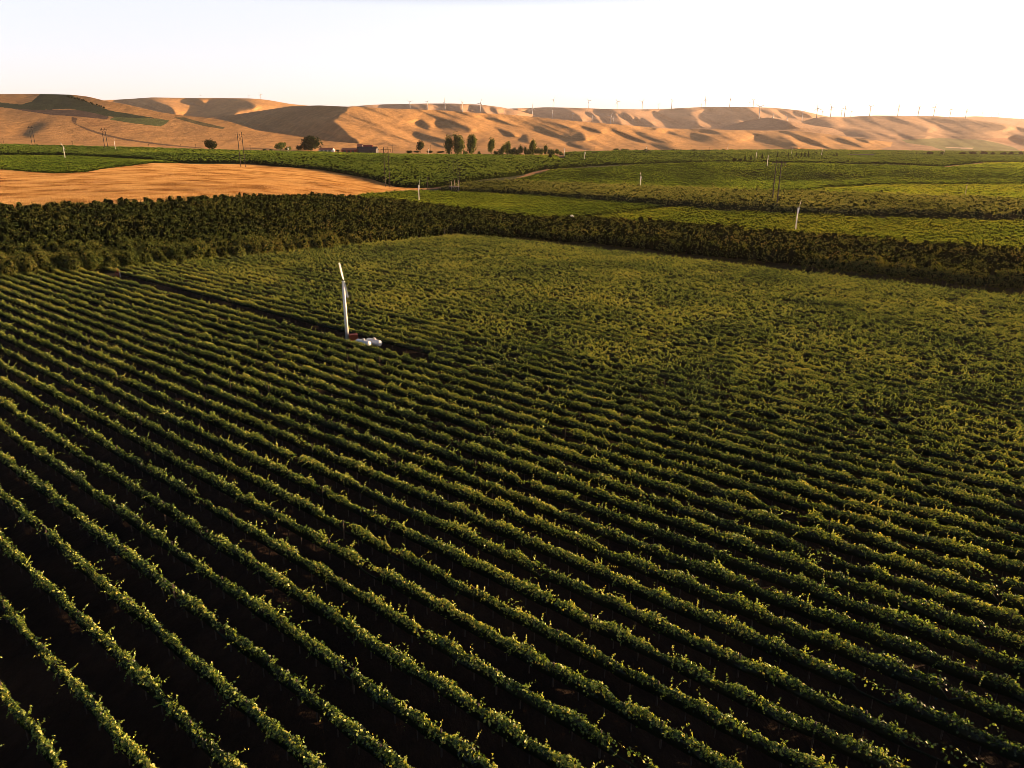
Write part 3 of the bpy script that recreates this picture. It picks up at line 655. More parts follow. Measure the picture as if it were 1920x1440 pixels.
_, stat['bv'] = far_rows("far_vineyard", "flat green vineyard strip in front of the farmstead and poplars", "vineyard", 'back_vines', R(-80), 3.2, 2.6, 1.9, .7, 9, .9, M['vine_far'], .55)
_, stat['lf'] = far_rows("far_vineyard", "deep green vineyard strip along the foot of the left golden hill", "vineyard", 'left_far', R(-72), 3.2, 2.4, 2.0, .7, 9, .8, M['tree_far'], .55)
_, stat['lv'] = far_rows("far_vineyard", "green vineyard strip left of the orchard block, behind the golden slope", "vineyard", 'left_vines', R(-72), 3.4, 1.8, 3.0, .8, 7, .9, M['tree_far'], .5)
_, stat['gk'] = far_rows("far_vineyard", "smooth light green vineyard knoll above the golden slope at the left edge", "vineyard", 'green_knoll', R(60), 2.6, 1.5, 1.3, .6, 11, .45, M['vine_far'], .42)
_, stat['mr'] = far_rows("orchard_block", "dark green orchard strip across the valley behind the rolling vineyard", "orchard", 'mid_right_orchard', R(-85), 4.2, 2.4, 2.5, 1.2, 12, .8, M['tree_far'], .5, clump=.3)
_, stat['vf'] = far_rows("orchard_block", "thin far green crop strip at the foot of the right hills", "orchard", 'valley_far', R(-88), 5.0, 4.0, 2.6, 1.6, 8, 1.5, M['tree_far'], .5, clump=.3)
print(stat)

# --- dry grass on the golden slope
def dry_grass():
    P = ZW['golden']; x0, y0 = P.min(0); x1, y1 = P.max(0); n = 800000
    X = x0+rng.random(n)*(x1-x0); Y = y0+rng.random(n)*(y1-y0)
    k = inside(X, Y, P) & (road_dist(X, Y) > 1.1); X = X[k]; Y = Y[k]
    dens = fbm(X/14+Y/40, Y/9, 4); k = (rng.random(len(X)) < .75+dens); X = X[k]; Y = Y[k]
    Zq = ground(X, Y); k = in_view(X, Y, Zq); X, Y, Zq = X[k], Y[k], Zq[k]
    h = .18+.24*rng.random(len(X))
    Pc = np.stack([X, Y, Zq+h*.45], 1); Nn = np.stack([rng.normal(size=len(X)), rng.normal(size=len(X)), .15*rng.normal(size=len(X))], 1)
    n = len(X); nr = Nn/np.linalg.norm(Nn, axis=1, keepdims=True)
    a = np.stack([-nr[:, 1], nr[:, 0], nr[:, 0]*0], 1); up = np.stack([rng.normal(size=n)*.2+.12, rng.normal(size=n)*.2, np.ones(n)], 1)
    w_ = (.12+.14*rng.random(n))[:, None]; hh = h[:, None]; B = np.stack([X, Y, Zq-.03], 1)
    V = np.stack([B-a*w_*.5, B+a*w_*.5, B+a*w_*.85+up*hh, B-a*w_*.85+up*hh*.8], 1).reshape(-1, 3)
    me = np_mesh("dry_grass", V, np.arange(n*4).reshape(n, 4), [M['stalks']], tint=np.clip(rng.normal(.62, .09, n)+fbm((X*.7+Y*.9)/11, (Y*.8-X*.75)/6, 5)*1.15, 0, 1))
    tag(obj("dry_grass", me), "golden dry grass covering the bare slope on the left", "grass", kind="stuff"); return n
stat['grass'] = dry_grass()

# --- trees
def crown_cards(n, rx, rz, c, size, lumps=7, seed=0, fill=.75, low=-.8):
    """leaf clusters spread over several overlapping lumps"""
    g = np.random.default_rng(seed)
    L_ = g.normal(size=(lumps, 3)); L_ /= np.linalg.norm(L_, axis=1, keepdims=True); L_[:, 2] = np.clip(L_[:, 2], low, 1)
    ctr = L_*np.array([rx, rx, rz])*.52*(.6+.6*g.random((lumps, 1))); rad = .5+.22*g.random(lumps)
    ctr[0] = 0; rad[0] = .62
    which = g.integers(0, lumps, n); dirn = g.normal(size=(n, 3)); dirn /= np.linalg.norm(dirn, axis=1, keepdims=True)
    r = fill+(1-fill)*g.random(n)+.12*g.normal(size=n)
    P_ = ctr[which]+dirn*(rad[which]*r)[:, None]*np.array([rx, rx, rz])
    N_ = dirn+g.normal(size=(n, 3))*.5+np.array([0, 0, .25])
    return P_+np.array(c), N_, size*(.7+.6*g.random(n)), ctr+np.array(c), rad
def ico(c, r3, seed, sub=1):
    g = np.random.default_rng(seed); th = np.linspace(0, 2*np.pi, 8, endpoint=False); ph = np.linspace(-1.2, 1.2, 5)
    V = []; 
    for p_ in ph:
        for t_ in th:
            k_ = 1+.14*g.normal(); V.append((c[0]+r3[0]*math.cos(p_)*math.cos(t_)*k_, c[1]+r3[1]*math.cos(p_)*math.sin(t_)*k_, c[2]+r3[2]*math.sin(p_)*1.05*k_))
    V = np.array(V); idx = np.arange(40).reshape(5, 8); nx = np.roll(idx, -1, 1)
    F = np.stack([idx[:-1], nx[:-1], nx[1:], idx[1:]], -1).reshape(-1, 4)
    F = np.concatenate([F, [[0,1,2,3],[0,3,4,7],[4,5,6,7],[32,33,34,35],[32,35,36,39],[36,37,38,39]]])
    return V, F
def crown_mesh(name, n, rx, rz, cz_, size, mat, seed, lumps=7, tint=.5, core=.5, low=-.8):
    global rng
    rng = np.random.default_rng(seed)
    P_, N_, s_, ctr, rad = crown_cards(n, rx, rz, (0, 0, cz_), size, lumps, seed, low=low)
    lV, lF = cards(P_, s_, N_, .9)
    parts = [ico(ctr[i], np.array([rx, rx, rz])*rad[i]*core, seed*50+i) for i in range(lumps)]
    cV, cF = merge(parts); V, F = merge([(cV, cF), (lV, lF)])
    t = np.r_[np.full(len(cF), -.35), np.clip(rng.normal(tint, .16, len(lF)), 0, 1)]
    return np_mesh(name, V, F, [mat], tint=t)
def trunk_mesh(h, r, limbs=3, seed=0, mat='bark', reach=1.2):
    g = random.Random(seed); m = MB()
    m.tube([(0,0,-.3),(g.uniform(-.05,.05),g.uniform(-.05,.05),h*.35),(g.uniform(-.1,.1),g.uniform(-.1,.1),h*.7),(0,0,h)], [r*1.25,r,r*.7,r*.25], 8)
    for i in range(limbs):
        a = 2*math.pi*i/limbs+g.uniform(-.4,.4); z0 = h*g.uniform(.3,.5)
        m.tube([(0,0,z0),(math.cos(a)*reach*.5,math.sin(a)*reach*.5,z0+reach*.5),(math.cos(a)*reach,math.sin(a)*reach,z0+reach*1.2)], [r*.55,r*.38,r*.15], 6)
    me = bpy.data.meshes.new("trunk"); me.from_pydata(m.v, [], m.f); me.materials.append(M[mat]); me.update(); return me

# orchard: tree rows in the direction of the vine rows, nearest 300 trees one by one
crowns = [crown_mesh("crown", 1000, 1.7, 2.0, 2.5, .24, M['tree'], 100+i, lumps=8, tint=.5, low=-.9) for i in range(6)]
trunks = [trunk_mesh(3.0, .10, 4, i, reach=.9) for i in range(3)]
ox, oy, oz, od, op = sample_rows(ZW['orchard'], RAZ, 4.4, 2.0, .25)
px_, py_ = project(ox, oy, oz+2.5); dist = np.hypot(ox, oy)
vis = (px_ > -25) & (px_ < 1945)
# size in the photo, favouring trees that stand at the open front edge
fu = ox*ROW[0]+oy*ROW[1]; fv = ox*PRP[0]+oy*PRP[1]
edge = np.minimum(np.abs(fu-208), 99)*(fu > 205)+np.where(fu <= 205, np.maximum(fv-211, 0), 0)
score = dist+edge*1.2+np.where(vis, 0, 1e6)
order = np.argsort(score); near_i = order[:300]; rest_i = order[300:]
ncount = {}
for c_, i in enumerate(near_i):
    t = empty("orchard_tree", (ox[i], oy[i], oz[i]), rr_.uniform(0, 6.28)); s = rr_.choice((.72,.85,.95,1.0,1.08,1.18,1.32)); t.scale = (s*rr_.uniform(.9,1.15), s*rr_.uniform(.9,1.1), s*rr_.uniform(.9,1.1))
    tag(t, "small dark leafy fruit tree in the orchard that borders the near vineyard", "tree", "fruit trees along the front of the dark orchard")
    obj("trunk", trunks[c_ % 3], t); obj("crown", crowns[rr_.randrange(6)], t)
def orchard_mass():
    n = len(rest_i); X, Y, Zq = ox[rest_i], oy[rest_i], oz[rest_i]
    K = 150; g = np.random.default_rng(5)
    s = .82+.33*g.random(n)
    lum = g.normal(size=(n, 5, 3)); lum /= np.linalg.norm(lum, axis=2, keepdims=True)
    wh = g.integers(0, 5, (n, K)); dr = g.normal(size=(n, K, 3)); dr /= np.linalg.norm(dr, axis=2, keepdims=True)
    ctr = np.take_along_axis(lum*.5, wh[:, :, None], 1)
    P_ = (ctr+dr*.62*(.8+.3*g.random((n, K, 1))))*np.array([1.75, 1.75, 1.9])*s[:, None, None]
    P_[:, :, 2] = np.maximum(P_[:, :, 2], -2.2)
    P_ += np.stack([X, Y, Zq+2.5*s], -1)[:, None, :]
    N_ = dr+g.normal(size=dr.shape)*.5+np.array([0, 0, .25])
    lV, lF = cards(P_.reshape(-1, 3), .40*(.7+.6*g.random(n*K)), N_.reshape(-1, 3), .9)
    tt = np.clip(g.normal(.5, .14, n*K)+np.repeat(fbm(X/7, Y/7, 2)*.25, K), 0, 1)
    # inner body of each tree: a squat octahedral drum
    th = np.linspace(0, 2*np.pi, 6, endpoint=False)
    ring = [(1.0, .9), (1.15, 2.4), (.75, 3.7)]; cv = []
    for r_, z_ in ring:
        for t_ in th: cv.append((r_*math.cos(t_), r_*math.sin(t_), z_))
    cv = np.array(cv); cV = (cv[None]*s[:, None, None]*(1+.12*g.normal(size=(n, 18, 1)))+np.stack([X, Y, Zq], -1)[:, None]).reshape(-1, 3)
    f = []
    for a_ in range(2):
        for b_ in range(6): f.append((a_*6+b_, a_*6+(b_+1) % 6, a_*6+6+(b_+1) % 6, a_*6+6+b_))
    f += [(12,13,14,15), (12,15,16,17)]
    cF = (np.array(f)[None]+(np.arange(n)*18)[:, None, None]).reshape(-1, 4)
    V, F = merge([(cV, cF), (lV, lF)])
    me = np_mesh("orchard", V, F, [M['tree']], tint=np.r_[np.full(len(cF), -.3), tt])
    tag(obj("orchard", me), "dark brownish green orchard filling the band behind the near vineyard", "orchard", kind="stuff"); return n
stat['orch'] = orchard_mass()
print(stat)

#--PART3--
# ------------------------------------------------------------------ objects on the valley floor
def mpp(p):                                    # metres per photo pixel at a point
    return (p[1]*cp-(p[2]-ZC)*sp)/FPX
proto_crowns = {}
def tree_thing(name, label, px, py, hpx, wpx, mat='big_tree', group=None, pt=None, n=900, lumps=8, cat="tree", bushy=False, cone=False):
    p = hit(px, py) if pt is None else np.array(pt); m = mpp(p); H = hpx*m; Wd = wpx*m/2
    t = empty(name, tuple(p)); tag(t, label, cat, group)
    lo = 0.02 if bushy else (.03 if name == 'poplar' else .12)
    if name == 'poplar': Wd *= 1.22; H *= 1.06
    ch = H*(1-lo)/2
    sd = int(px*7+py)
    if cone:
        g = np.random.default_rng(sd); z = g.random(n)**1.3; r = Wd*(1-z)*(.75+.35*g.random(n))+.1; a = g.random(n)*6.283
        P_ = np.stack([r*np.cos(a), r*np.sin(a), H*.06+z*H*.96], 1); N_ = np.stack([np.cos(a), np.sin(a), np.full(n, .2)], 1)+g.normal(size=(n, 3))*.4
        lV, lF = cards(P_, np.full(n, max(H*.07, .3))*(.7+.6*g.random(n)), N_, .9)
        me = np_mesh("crown", lV, lF, [M[mat]], tint=np.clip(g.normal(.45, .15, n), 0, 1))
    else:
        me = crown_mesh("crown", n, Wd, ch*1.02, H-ch, max(min(Wd, ch)*.20, .22), M[mat], sd, lumps=lumps, tint=.5, core=.5, low=-.85)
    obj("crown", me, t)
    if not bushy or cone:
        obj("trunk", trunk_mesh(H*.62, max(H*.022, .08), 4, sd, reach=min(Wd*.6, H*.3)), t)
    return t
tree_thing("shade_tree", "lone round dark tree at the foot of the left golden hill", 394, 283, 21, 25, 'dark_tree', n=1600)
tree_thing("shade_tree", "medium round tree left of the big farmyard tree", 526, 284, 17, 22, 'big_tree', n=1200)
tree_thing("shade_tree", "low bushy tree merging into the right side of the medium round tree", 541, 284, 11, 16, 'big_tree', n=700)
tree_thing("shade_tree", "largest broad farmyard tree, beside the white walled house", 585, 284.5, 27, 42, 'dark_tree', n=2600, lumps=12)
tree_thing("shade_tree", "small dark tree squeezed against the left of the big farmyard tree", 563, 284, 12, 14, 'dark_tree', n=600)
tree_thing("bush", "small bush in the golden gap left of the farmyard, first from the left", 496, 284, 5, 10, 'dark_tree', n=300, cat="bush", bushy=True)
tree_thing("bush", "small bush just left of the medium round tree", 508, 284, 5, 8, 'dark_tree', n=300, cat="bush", bushy=True)
tree_thing("bush", "dark bush between the white walled house and the red barn", 634, 285, 6, 9, 'dark_tree', n=300, cat="bush", bushy=True)
tree_thing("shade_tree", "single dark upright tree standing alone left of the tall poplars", 788, 287, 22, 15, 'dark_tree', n=1300)
for i, (x, w_) in enumerate(((768, 18), (781, 14), (806, 16), (826, 18))):
    tree_thing("bush", ["low dark hedge bush left of the lone upright tree","low dark bush at the foot of the lone upright tree","low dark bush right of the lone upright tree","low dark bush just left of the first tall poplar"][i], x, 287.5, 5.5, w_, 'dark_tree', n=400, cat="bush", bushy=True)
pop = [(842,36,14,"first tall poplar from the left, darkest of the tall group"),(859,37,19,"broadest tall poplar, second from the left"),(884,37,17,"tall poplar standing alone right of the broad pair"),
       (921,31,13,"narrow poplar in the gap between the tall group and the low thicket"),(952,29,11,"thin poplar at the left end of the low thicket"),(1000,27,12,"pale poplar rising from the right part of the low thicket")]
for x, h_, w_, lb in pop: tree_thing("poplar", lb, x, 291.5, h_, w_, 'big_tree', "poplars behind the flat green vineyard", n=1500, lumps=10)
for i, (x, h_, w_) in enumerate(((898,9,9),(930,9,14),(938,13,14),(944,22,12),(958,14,12),(964,17,13),(970,12,12),(976,19,12),(985,17,11),(992,13,12),(1008,15,13),(1014,14,12),(1022,20,12),(1030,11,11),(1037,14,11),(1044,12,10),(1052,9,10),(872,10,10))):
    tree_thing("small_tree", "small leafy tree in the low thicket right of the tall poplars", x, 292, h_, w_, 'big_tree', "small trees of the poplar thicket", n=600, bushy=True)
tree_thing("bush", "very dark round bush alone in the vineyard below the thicket", 1032, 299, 10, 10, 'dark_tree', n=500, cat="bush", bushy=True)
for i, (x, y, h_, w_, lb) in enumerate(((1155,286,8,17,"dark round bush at the left end of the low green thicket"),(1171,286,8,16,"green bush touching the dark round one"),(1192,286,6,14,"low green bush left of a small white machine tower"),
     (1212,287,8,22,"wide green bush behind a small white machine tower"),(1228,286,6,12,"small green bush right of the wide one"),(1262,285,5.5,6,"tiny lone round bush against the orange slope"),
     (1300,286,6,26,"long low bush on the far field edge, left one of two"),(1322,286,6,22,"long low bush on the far field edge, right one of two"))):
    tree_thing("bush", lb, x, y, h_, w_, 'big_tree', n=500, cat="bush", bushy=True)
for i, (x, y, h_, w_) in enumerate(((1376,305,9,9),(1387,305,8,9),(1396,305,14,6),(1407,304,13,6),(1428,302,13,6),(1457,299,12,5),(1477,298,11,5),(1492,298,11,5),(1502,298,12,6),(1508,297,13,5),(1515,297,14,5),(1562,296,7,7),(1568,296,10,6))):
    tree_thing("conifer", "small dark pointed evergreen in the loose line across the far right fields", x, y, h_, w_, 'dark_tree', "dark evergreens across the far fields", n=420, cone=x not in (1376, 1387, 1562), bushy=x in (1376, 1387, 1562))
for i, (x, h_, w_, lb) in enumerate(((1683,5,6,"tiny dark tree alone right of the long low building"),(1743,9,16,"taller ragged tree at the left end of the far right tree line"),(1766,7,8,"small tree between the ragged tree and a pale machine tower"),
     (1803,7,20,"wide dark tree starting the unbroken far right tree line"),(1823,8,18,"second dark tree of the unbroken far right line"),(1845,9,20,"highest dark tree of the unbroken far right line"),
     (1862,7,12,"small dark tree right of the highest one in the far right line"),(1880,7,14,"dark tree third from the right edge in the far line"),(1895,8,12,"dark tree second from the right edge in the far line"),(1912,7,12,"dark tree touching the right edge in the far line"))):
    tree_thing("far_tree", lb, x, 291.5, h_, w_, 'dark_tree', n=350, bushy=True)
k = 24
for i in range(k):
    f = i/(k-1); x = 1128+f*134; y = 409-f*17.5
    tree_thing("windbreak_tree", "small round dark tree in the single file between two bright vineyard plots", x, y, 7.2-2.0*f, 6.6-1.6*f, 'dark_tree', "single file of small trees between the plots", n=260, bushy=True)
for x, y, h_, w_, lb in ((1318,364,7,8,"dark bush sticking out of the brushy crop left of the tall power poles"),(1526,370,8,6,"dark bush in the brushy crop below the dirt track"),(1725,378,8,7,"dark bush in the brushy crop left of the leaning wood pole"),
     (1782,379,8,8,"dark bush in the brushy crop below the thin grey machine tower"),(1896,394,7,12,"dark low bush in the brushy crop at the right edge"),(1451,437,13,11,"dark round tree at the back edge of the orchard, left of the white tower")):
    tree_thing("bush", lb, x, y, h_, w_, 'dark_tree', n=450, cat="bush", bushy=True)
def hill_pt(V, px, py):
    X, Y, Zq = V[..., 0], V[..., 1], V[..., 2]; a, b = project(X, Y, Zq)
    i = np.unravel_index(np.argmin((a-px)**2+((b-py)*1.5)**2), a.shape); return V[i]
for i in range(16):
    f = i/15; x = 128+f*66+random.uniform(-2, 2); y = 183.5+f*f*6+f*14
    tree_thing("hillside_tree", "small dark tree in the file along the upper edge of the hillside plots", x, y, random.uniform(4, 6.5)*(1-.25*f), random.uniform(4.5, 7)*(1-.25*f), 'dark_tree', "trees along the hillside plots", pt=hill_pt(hL, x, y), n=260, bushy=True)

# ------------------------------------------------------------------ wind machines (frost fans)
def build_machine():
    t = empty("wind_machine", (0, 0, 0)); h = 10.2
    m = MB(); m.box((0,0,.12), (1.3,1.3,.3)); m.tube([(0,0,.2),(0,0,h)], [.30,.19], 20); m.tube([(0,0,.25),(0,0,.34)], .42, 20); m.tube([(0,0,h-.1),(0,0,h)], .30, 16)
    m.tube([(-.28,0,.4),(-.22,0,h*.96)], .05, 8)
    tw = m.build("tower", M['white'], t, True)
    m = MB(); m.box((0,0,h+.18), (.34,.62,.34)); m.tube([(0,-.2,h+.2),(0,-.62,h+.24)], [.16,.11], 12); m.tube([(0,.3,h+.2),(0,.55,h+.2)], [.13,.09], 12)
    m.build("gearbox", M['dark'], t)
    for sgn in (1, -1):
        secs = []; m = MB(); n_ = 7
        for i in range(n_+1):
            f = i/n_; r = .12+f*2.78; ch = .16+.22*min(f*4, 1)*(1-.35*f); tw_ = R(38-26*f)
            for cx_, th in ((-.5, 0), (-.1, .045), (.5, 0), (-.1, -.03)):
                x = cx_*ch*math.cos(tw_)-th*math.sin(tw_); y = cx_*ch*math.sin(tw_)+th*math.cos(tw_)
                secs.append((x, -.66+y, r))
        fs = []
        for i in range(n_):
            for q in range(4): fs.append((i*4+q, i*4+(q+1) % 4, i*4+4+(q+1) % 4, i*4+4+q))
        fs += [(0,1,2,3), tuple(n_*4+q for q in (3,2,1,0))]
        m.add(secs, fs); b = m.build("blade", M['white'], t)
        b.location = (0, 0, h+.24); b.rotation_euler = (0, R(-10)+(0 if sgn > 0 else math.pi), 0)
    m = MB(); m.box((0,0,.72), (1.35,.95,.95)); m.box((0,0,1.22), (1.45,1.05,.07)); m.box((-.25,-.49,.75), (.5,.04,.6)); m.box((0,0,.2), (1.5,.9,.12))
    b = m.build("engine_box", M['red'], t); b.location = (.95, -.25, 0)
    m = MB(); m.tube([(.3,.1,1.2),(.3,.1,1.7),(.42,.1,1.85)], .045, 8); m.build("exhaust", M['dark'], b)
    return t
wm0 = build_machine()
machines = [  # px, base py, label, heading of rotor (deg), blade angle (deg), grey
 (652,641,"nearest and tallest white fan tower, with a red engine box, in the vineyard alley",18,-11),
 (1491,436,"white fan tower standing at the back edge of the orchard on the right",30,10),
 (786,381,"white fan tower in front of the golden slope tip, seen end on",95,0),
 (1200,356,"white fan tower in front of the shaded vineyard knoll, mid picture",25,-20),
 (123,300,"white fan tower with tilted blade standing on the light green knoll at left",20,-25),
 (217,283,"small white fan tower under the left golden hill, right of the twin poles",95,5),
 (541,294,"small white fan tower in front of the medium round tree",95,0),
 (804,294,"small white fan tower just right of the lone upright dark tree",80,0),
 (1058,293,"small white fan tower right of the poplar thicket, left one of a pair",95,0),
 (1096,303,"white fan tower right of the poplar thicket, taller right one of a pair",60,-15),
 (1211,288,"tiny white fan tower in front of the wide green bush",70,-10),
 (1364,284,"tiny faint fan tower against the orange foot of the hills",95,0),
 (1417,301,"white fan tower among the first dark evergreens, left one",95,8),
 (1438,314,"white fan tower at the back edge of the rolling vineyard, right of the evergreens' start",95,8),
 (1484,290,"tiny white fan tower behind the dark evergreens",95,0),
 (1540,294,"small white fan tower left of the long low building",95,5),
 (1769,292,"tiny pale fan tower in front of the far right tree line",95,0),
 (1807,379,"thin grey fan tower alone in the bright vineyard at the right",40,-25)]
for i, (x, y, lb, hd, ba) in enumerate(machines):
    t = wm0 if i == 0 else copy_tree(wm0)
    p = hit(x, y); t.location = (p[0], p[1], p[2]-.05); t.scale = (.6, .6, 1) if x == 1807 else (1, 1, 1); t.rotation_euler = (0, 0, R(hd))
    tag(t, lb, "wind machine", "frost fan towers in the fields")
    if i: 
        for ch in t.children:
            if x == 1807 and ch.name.startswith(("tower", "blade")): ch.material_slots[0].link = 'OBJECT'; ch.material_slots[0].material = M['post']
            if ch.name.startswith("blade"): ch.rotation_euler[1] += R(ba+10)
# propane tanks
def build_tank():
    t = empty("propane_tank", (0, 0, 0)); r, L_ = .50, 3.1; n_ = 20; m = MB()
    prof = [(-L_/2+r*.62*(1-math.cos(a)), r*math.sin(a)) for a in np.linspace(0, math.pi/2, 7)]
    prof += [(-x, q) for x, q in reversed(prof)]
    m.tube([(x, 0, 1.05) for x, q in prof], [max(q, .01) for x, q in prof], n_)
    m.build("shell", M['tank'], t, True)
    m = MB(); m.tube([(.15,0,1.55),(.15,0,1.76)], .2, 16); m.tube([(.15,0,1.76),(.15,0,1.82)], [.2,.12], 16); m.build("valve_dome", M['metal'], t, True)
    for s_ in (-1, 1):
        m = MB(); m.box((s_*.95,0,.3), (.24,.85,.62)); m.build("foot", M['dark'], t)
    return t
tk = build_tank(); raz = math.atan2(-ROW[1], -ROW[0])
p = hit(682, 655.5); tk.location = (p[0], p[1], p[2]); tk.rotation_euler = (0, 0, raz+R(4)); tag(tk, "white gas tank nearer the tower, its left neighbour's end overlapped", "gas tank", "gas tanks beside the nearest fan tower")
tk["label"] = "white rounded gas tank lying closer to the nearest fan tower's red box"
tk2 = copy_tree(tk); q = hit(700, 655); tk2.location = (q[0]+.1, q[1]+.35, q[2]); tk2["label"] = "white rounded gas tank lying farther right, away from the red engine box"

# ------------------------------------------------------------------ power line, poles
def h_frame(px, py, hpx, gap_px, label, brace=True, cross=True):
    p = hit(px, py); m_ = mpp(p); H = hpx*m_; g = gap_px*m_/2
    t = empty("power_pole_frame", tuple(p), R(-15)); tag(t, label, "power pole", "twin wooden power poles of one line")
    for s_ in (-1, 1):
        m = MB(); m.tube([(s_*g,0,-.5),(s_*g,0,H)], [.34,.22], 8); m.build("pole", M['wood'], t)
    m = MB(); m.box((0,0,H*.94), (g*2+4.5,.25,.3)); m.build("crossarm", M['wood'], t)
    if brace:
        m = MB(); m.tube([(-g,0,H*.90),(g,0,H*.70)], .09, 6); m.tube([(g,0,H*.90),(-g,0,H*.70)], .09, 6); m.build("brace", M['wood'], t)
    for x in (-g-2, 0, g+2):
        m = MB(); m.tube([(x,0,H*.94-.15),(x,0,H*.94-1.5)], .12, 6); m.build("insulator", M['dark'], t)
h_frame(1451, 391, 88, 9, "tallest dark twin power poles, at the brushy crop left of a white fan tower")
h_frame(727, 351, 71, 9, "thin twin power poles at the tip of the golden slope")
h_frame(456, 314, 63, 9.5, "thin braced twin power poles left of the farmyard, across the green strip")
h_frame(201, 286, 43, 7, "thin twin power poles just left of the small fan tower under the hill")
h_frame(64, 275, 36, 7, "thin twin power poles against the shadowed golden hillside at far left")
def util_pole(px, py, hpx, label, group=None, lean=0):
    p = hit(px, py); m_ = mpp(p); H = hpx*m_
    t = empty("utility_pole", tuple(p)); t.rotation_euler = (0, R(lean), 0); tag(t, label, "power pole", group)
    m = MB(); m.tube([(0,0,-.4),(0,0,H)], [.2,.13], 8); m.build("pole", M['wood'], t)
    m = MB(); m.box((0,-.14,H*.93), (2.2,.12,.14)); m.build("crossarm", M['wood'], t)
util_pole(1746, 396, 29, "single leaning wood pole with a short arm in the brushy crop at right", lean=6)
util_pole(802, 358, 26, "single thin pole on the pale track between golden slope and structure")
for x, y, h_ in ((8,273,13),(137,276,11),(280,281,10),(340,281,10),(368,283,12),(470,285,12),(736,287,14),(808,289,16),(1265,285,12),(1295,286,11),(1115,288,13),(1190,288,12),(1330,286,10),(1385,286,10)):
    util_pole(x, y, h_, "thin distant pole in front of the golden hill foot", "thin distant poles along the hill foot")
# pump station with many uprights beside the track
p = hit(853, 361); m_ = mpp(p); t = empty("pump_station", tuple(p), R(-20)); tag(t, "steel platform with many thin uprights and tall poles beside the pale track", "pump station")
W_ = 19*m_; m = MB(); m.box((0,0,11*m_), (W_,W_*.35,.35)); m.build("platform", M['post'], t)
for i, x in enumerate((-.46,-.28,-.1,.1,.28,.46)):
    m = MB(); m.tube([(x*W_,(-1)**i*W_*.14,-.3),(x*W_,(-1)**i*W_*.14,(19+2*(i % 3))*m_)], .14, 8); m.build("upright", M['post'], t)
m = MB()
for i in range(5): m.tube([((-.46+.18*i)*W_,0,2.2*m_),((-.28+.18*i)*W_,0,11*m_)], .07, 6)
m.build("brace", M['metal'], t)
for i, (x, h_) in enumerate(((-.62,62),(-.1,58),(.3,60),(.5,52))):
    m = MB(); m.tube([(x*W_,.5,-.4),(x*W_,.5,h_*m_)], [.17,.11], 8); m.build("mast", M['wood'], t)

# orchard end posts, leaning outwards along the front
k = 0
for v in np.arange(60, 210, 4.4):
    X, Y = uv_xy(208.2+random.uniform(-.3, .3), v+random.uniform(-.8, .8)); z = float(ground(X, Y)); a, b = project(X, Y, z)
    if a < -10 or random.random() < .25: continue
    t = MB(); H = random.uniform(2.4, 3.6); ln = random.uniform(.2, .9)
    t.tube([(0,0,-.3),(-ROW[0]*ln*-1,-ROW[1]*ln*-1,H)], .07, 7)
    o = t.build("trellis_post", M['post']); o.location = (X, Y, z)
    tag(o, "pale thin trellis post leaning at the open front of the dark orchard", "post", "trellis posts along the orchard front"); k += 1
# irrigation stand on the bare patch at the orchard corner
p = hit(222, 520); t = empty("irrigation_stand", tuple(p)); tag(t, "short orange and white irrigation pipes on the bare earth patch by the orchard", "irrigation pipe")
for x, h_, mt in ((-.5,1.3,'red'),(.1,1.9,'red'),(.5,1.3,'white'),(2.1,1.2,'post')):
    m = MB(); m.tube([(x,0,-.2),(x,0,h_)], .09, 8); m.build("riser", M[mt], t)
m = MB(); m.tube([(-.5,0,.9),(.5,0,.9)], .08, 8); m.build("pipe", M['red'], t)

# ------------------------------------------------------------------ buildings and small white things
def building(px, py, wpx, hpx, dpx, label, wall, roof, name="farm_building", rz=-8, doors=2, roof_h=.35, cat="building"):
    p = hit(px, py); m_ = mpp(p); W_, H, D_ = wpx*m_, hpx*m_, dpx*m_; wh = H*(1-roof_h)
    t = empty(name, tuple(p), R(rz)); tag(t, label, cat)
    m = MB(); m.box((0,0,wh/2-.2), (W_,D_,wh+.4)); m.add([(-W_/2,-D_/2,wh),(-W_/2,D_/2,wh),(-W_/2,0,H-.12)], [(0,1,2)]); m.add([(W_/2,-D_/2,wh),(W_/2,0,H-.12),(W_/2,D_/2,wh)], [(0,1,2)]); m.build("wall", M[wall], t)
    e = .5; m = MB(); hh = H
    for s_ in (-1, 1):
        y0, z0, y1, z1 = s_*(D_/2+e), wh-.15, 0, hh; th = .18
        m.add([(-W_/2-e,y0,z0),(W_/2+e,y0,z0),(W_/2+e,y1,z1),(-W_/2-e,y1,z1),(-W_/2-e,y0,z0+th),(W_/2+e,y0,z0+th),(W_/2+e,y1,z1+th),(-W_/2-e,y1,z1+th)],
              [(3,2,1,0),(4,5,6,7),(0,1,5,4),(1,2,6,5),(2,3,7,6),(3,0,4,7)])
    m.build("roof", M[roof], t)
    for i in range(doors):
        x = W_*((i+.5)/doors-.5)*.85; dw = min(W_/doors*.5, 4.0); m = MB(); m.box((x,-D_/2-.04,wh*.38), (dw,.1,wh*.76)); m.build("door", M['dark'] if i % 2 == 0 else M['glass'], t)
building(613, 285.5, 27, 8, 12, "low white walled farmhouse with a rusty roof right of the big farmyard tree", 'wallw', 'roofr', "farmhouse", doors=3, roof_h=.4)
building(656, 286, 28, 7.5, 12, "long low red barn with a rusty roof in the middle of the farmyard", 'wallr', 'roofr', "barn", doors=3)
building(676, 286, 9, 15, 8, "tall narrow dark shed with a red top at the left of the big dark barn", 'roofd', 'roofr', "shed", doors=1, roof_h=.3)
building(691, 286.5, 34, 11, 16, "big dark roofed barn at the right end of the farmyard", 'roofd', 'roofd', "barn", doors=2, roof_h=.5)
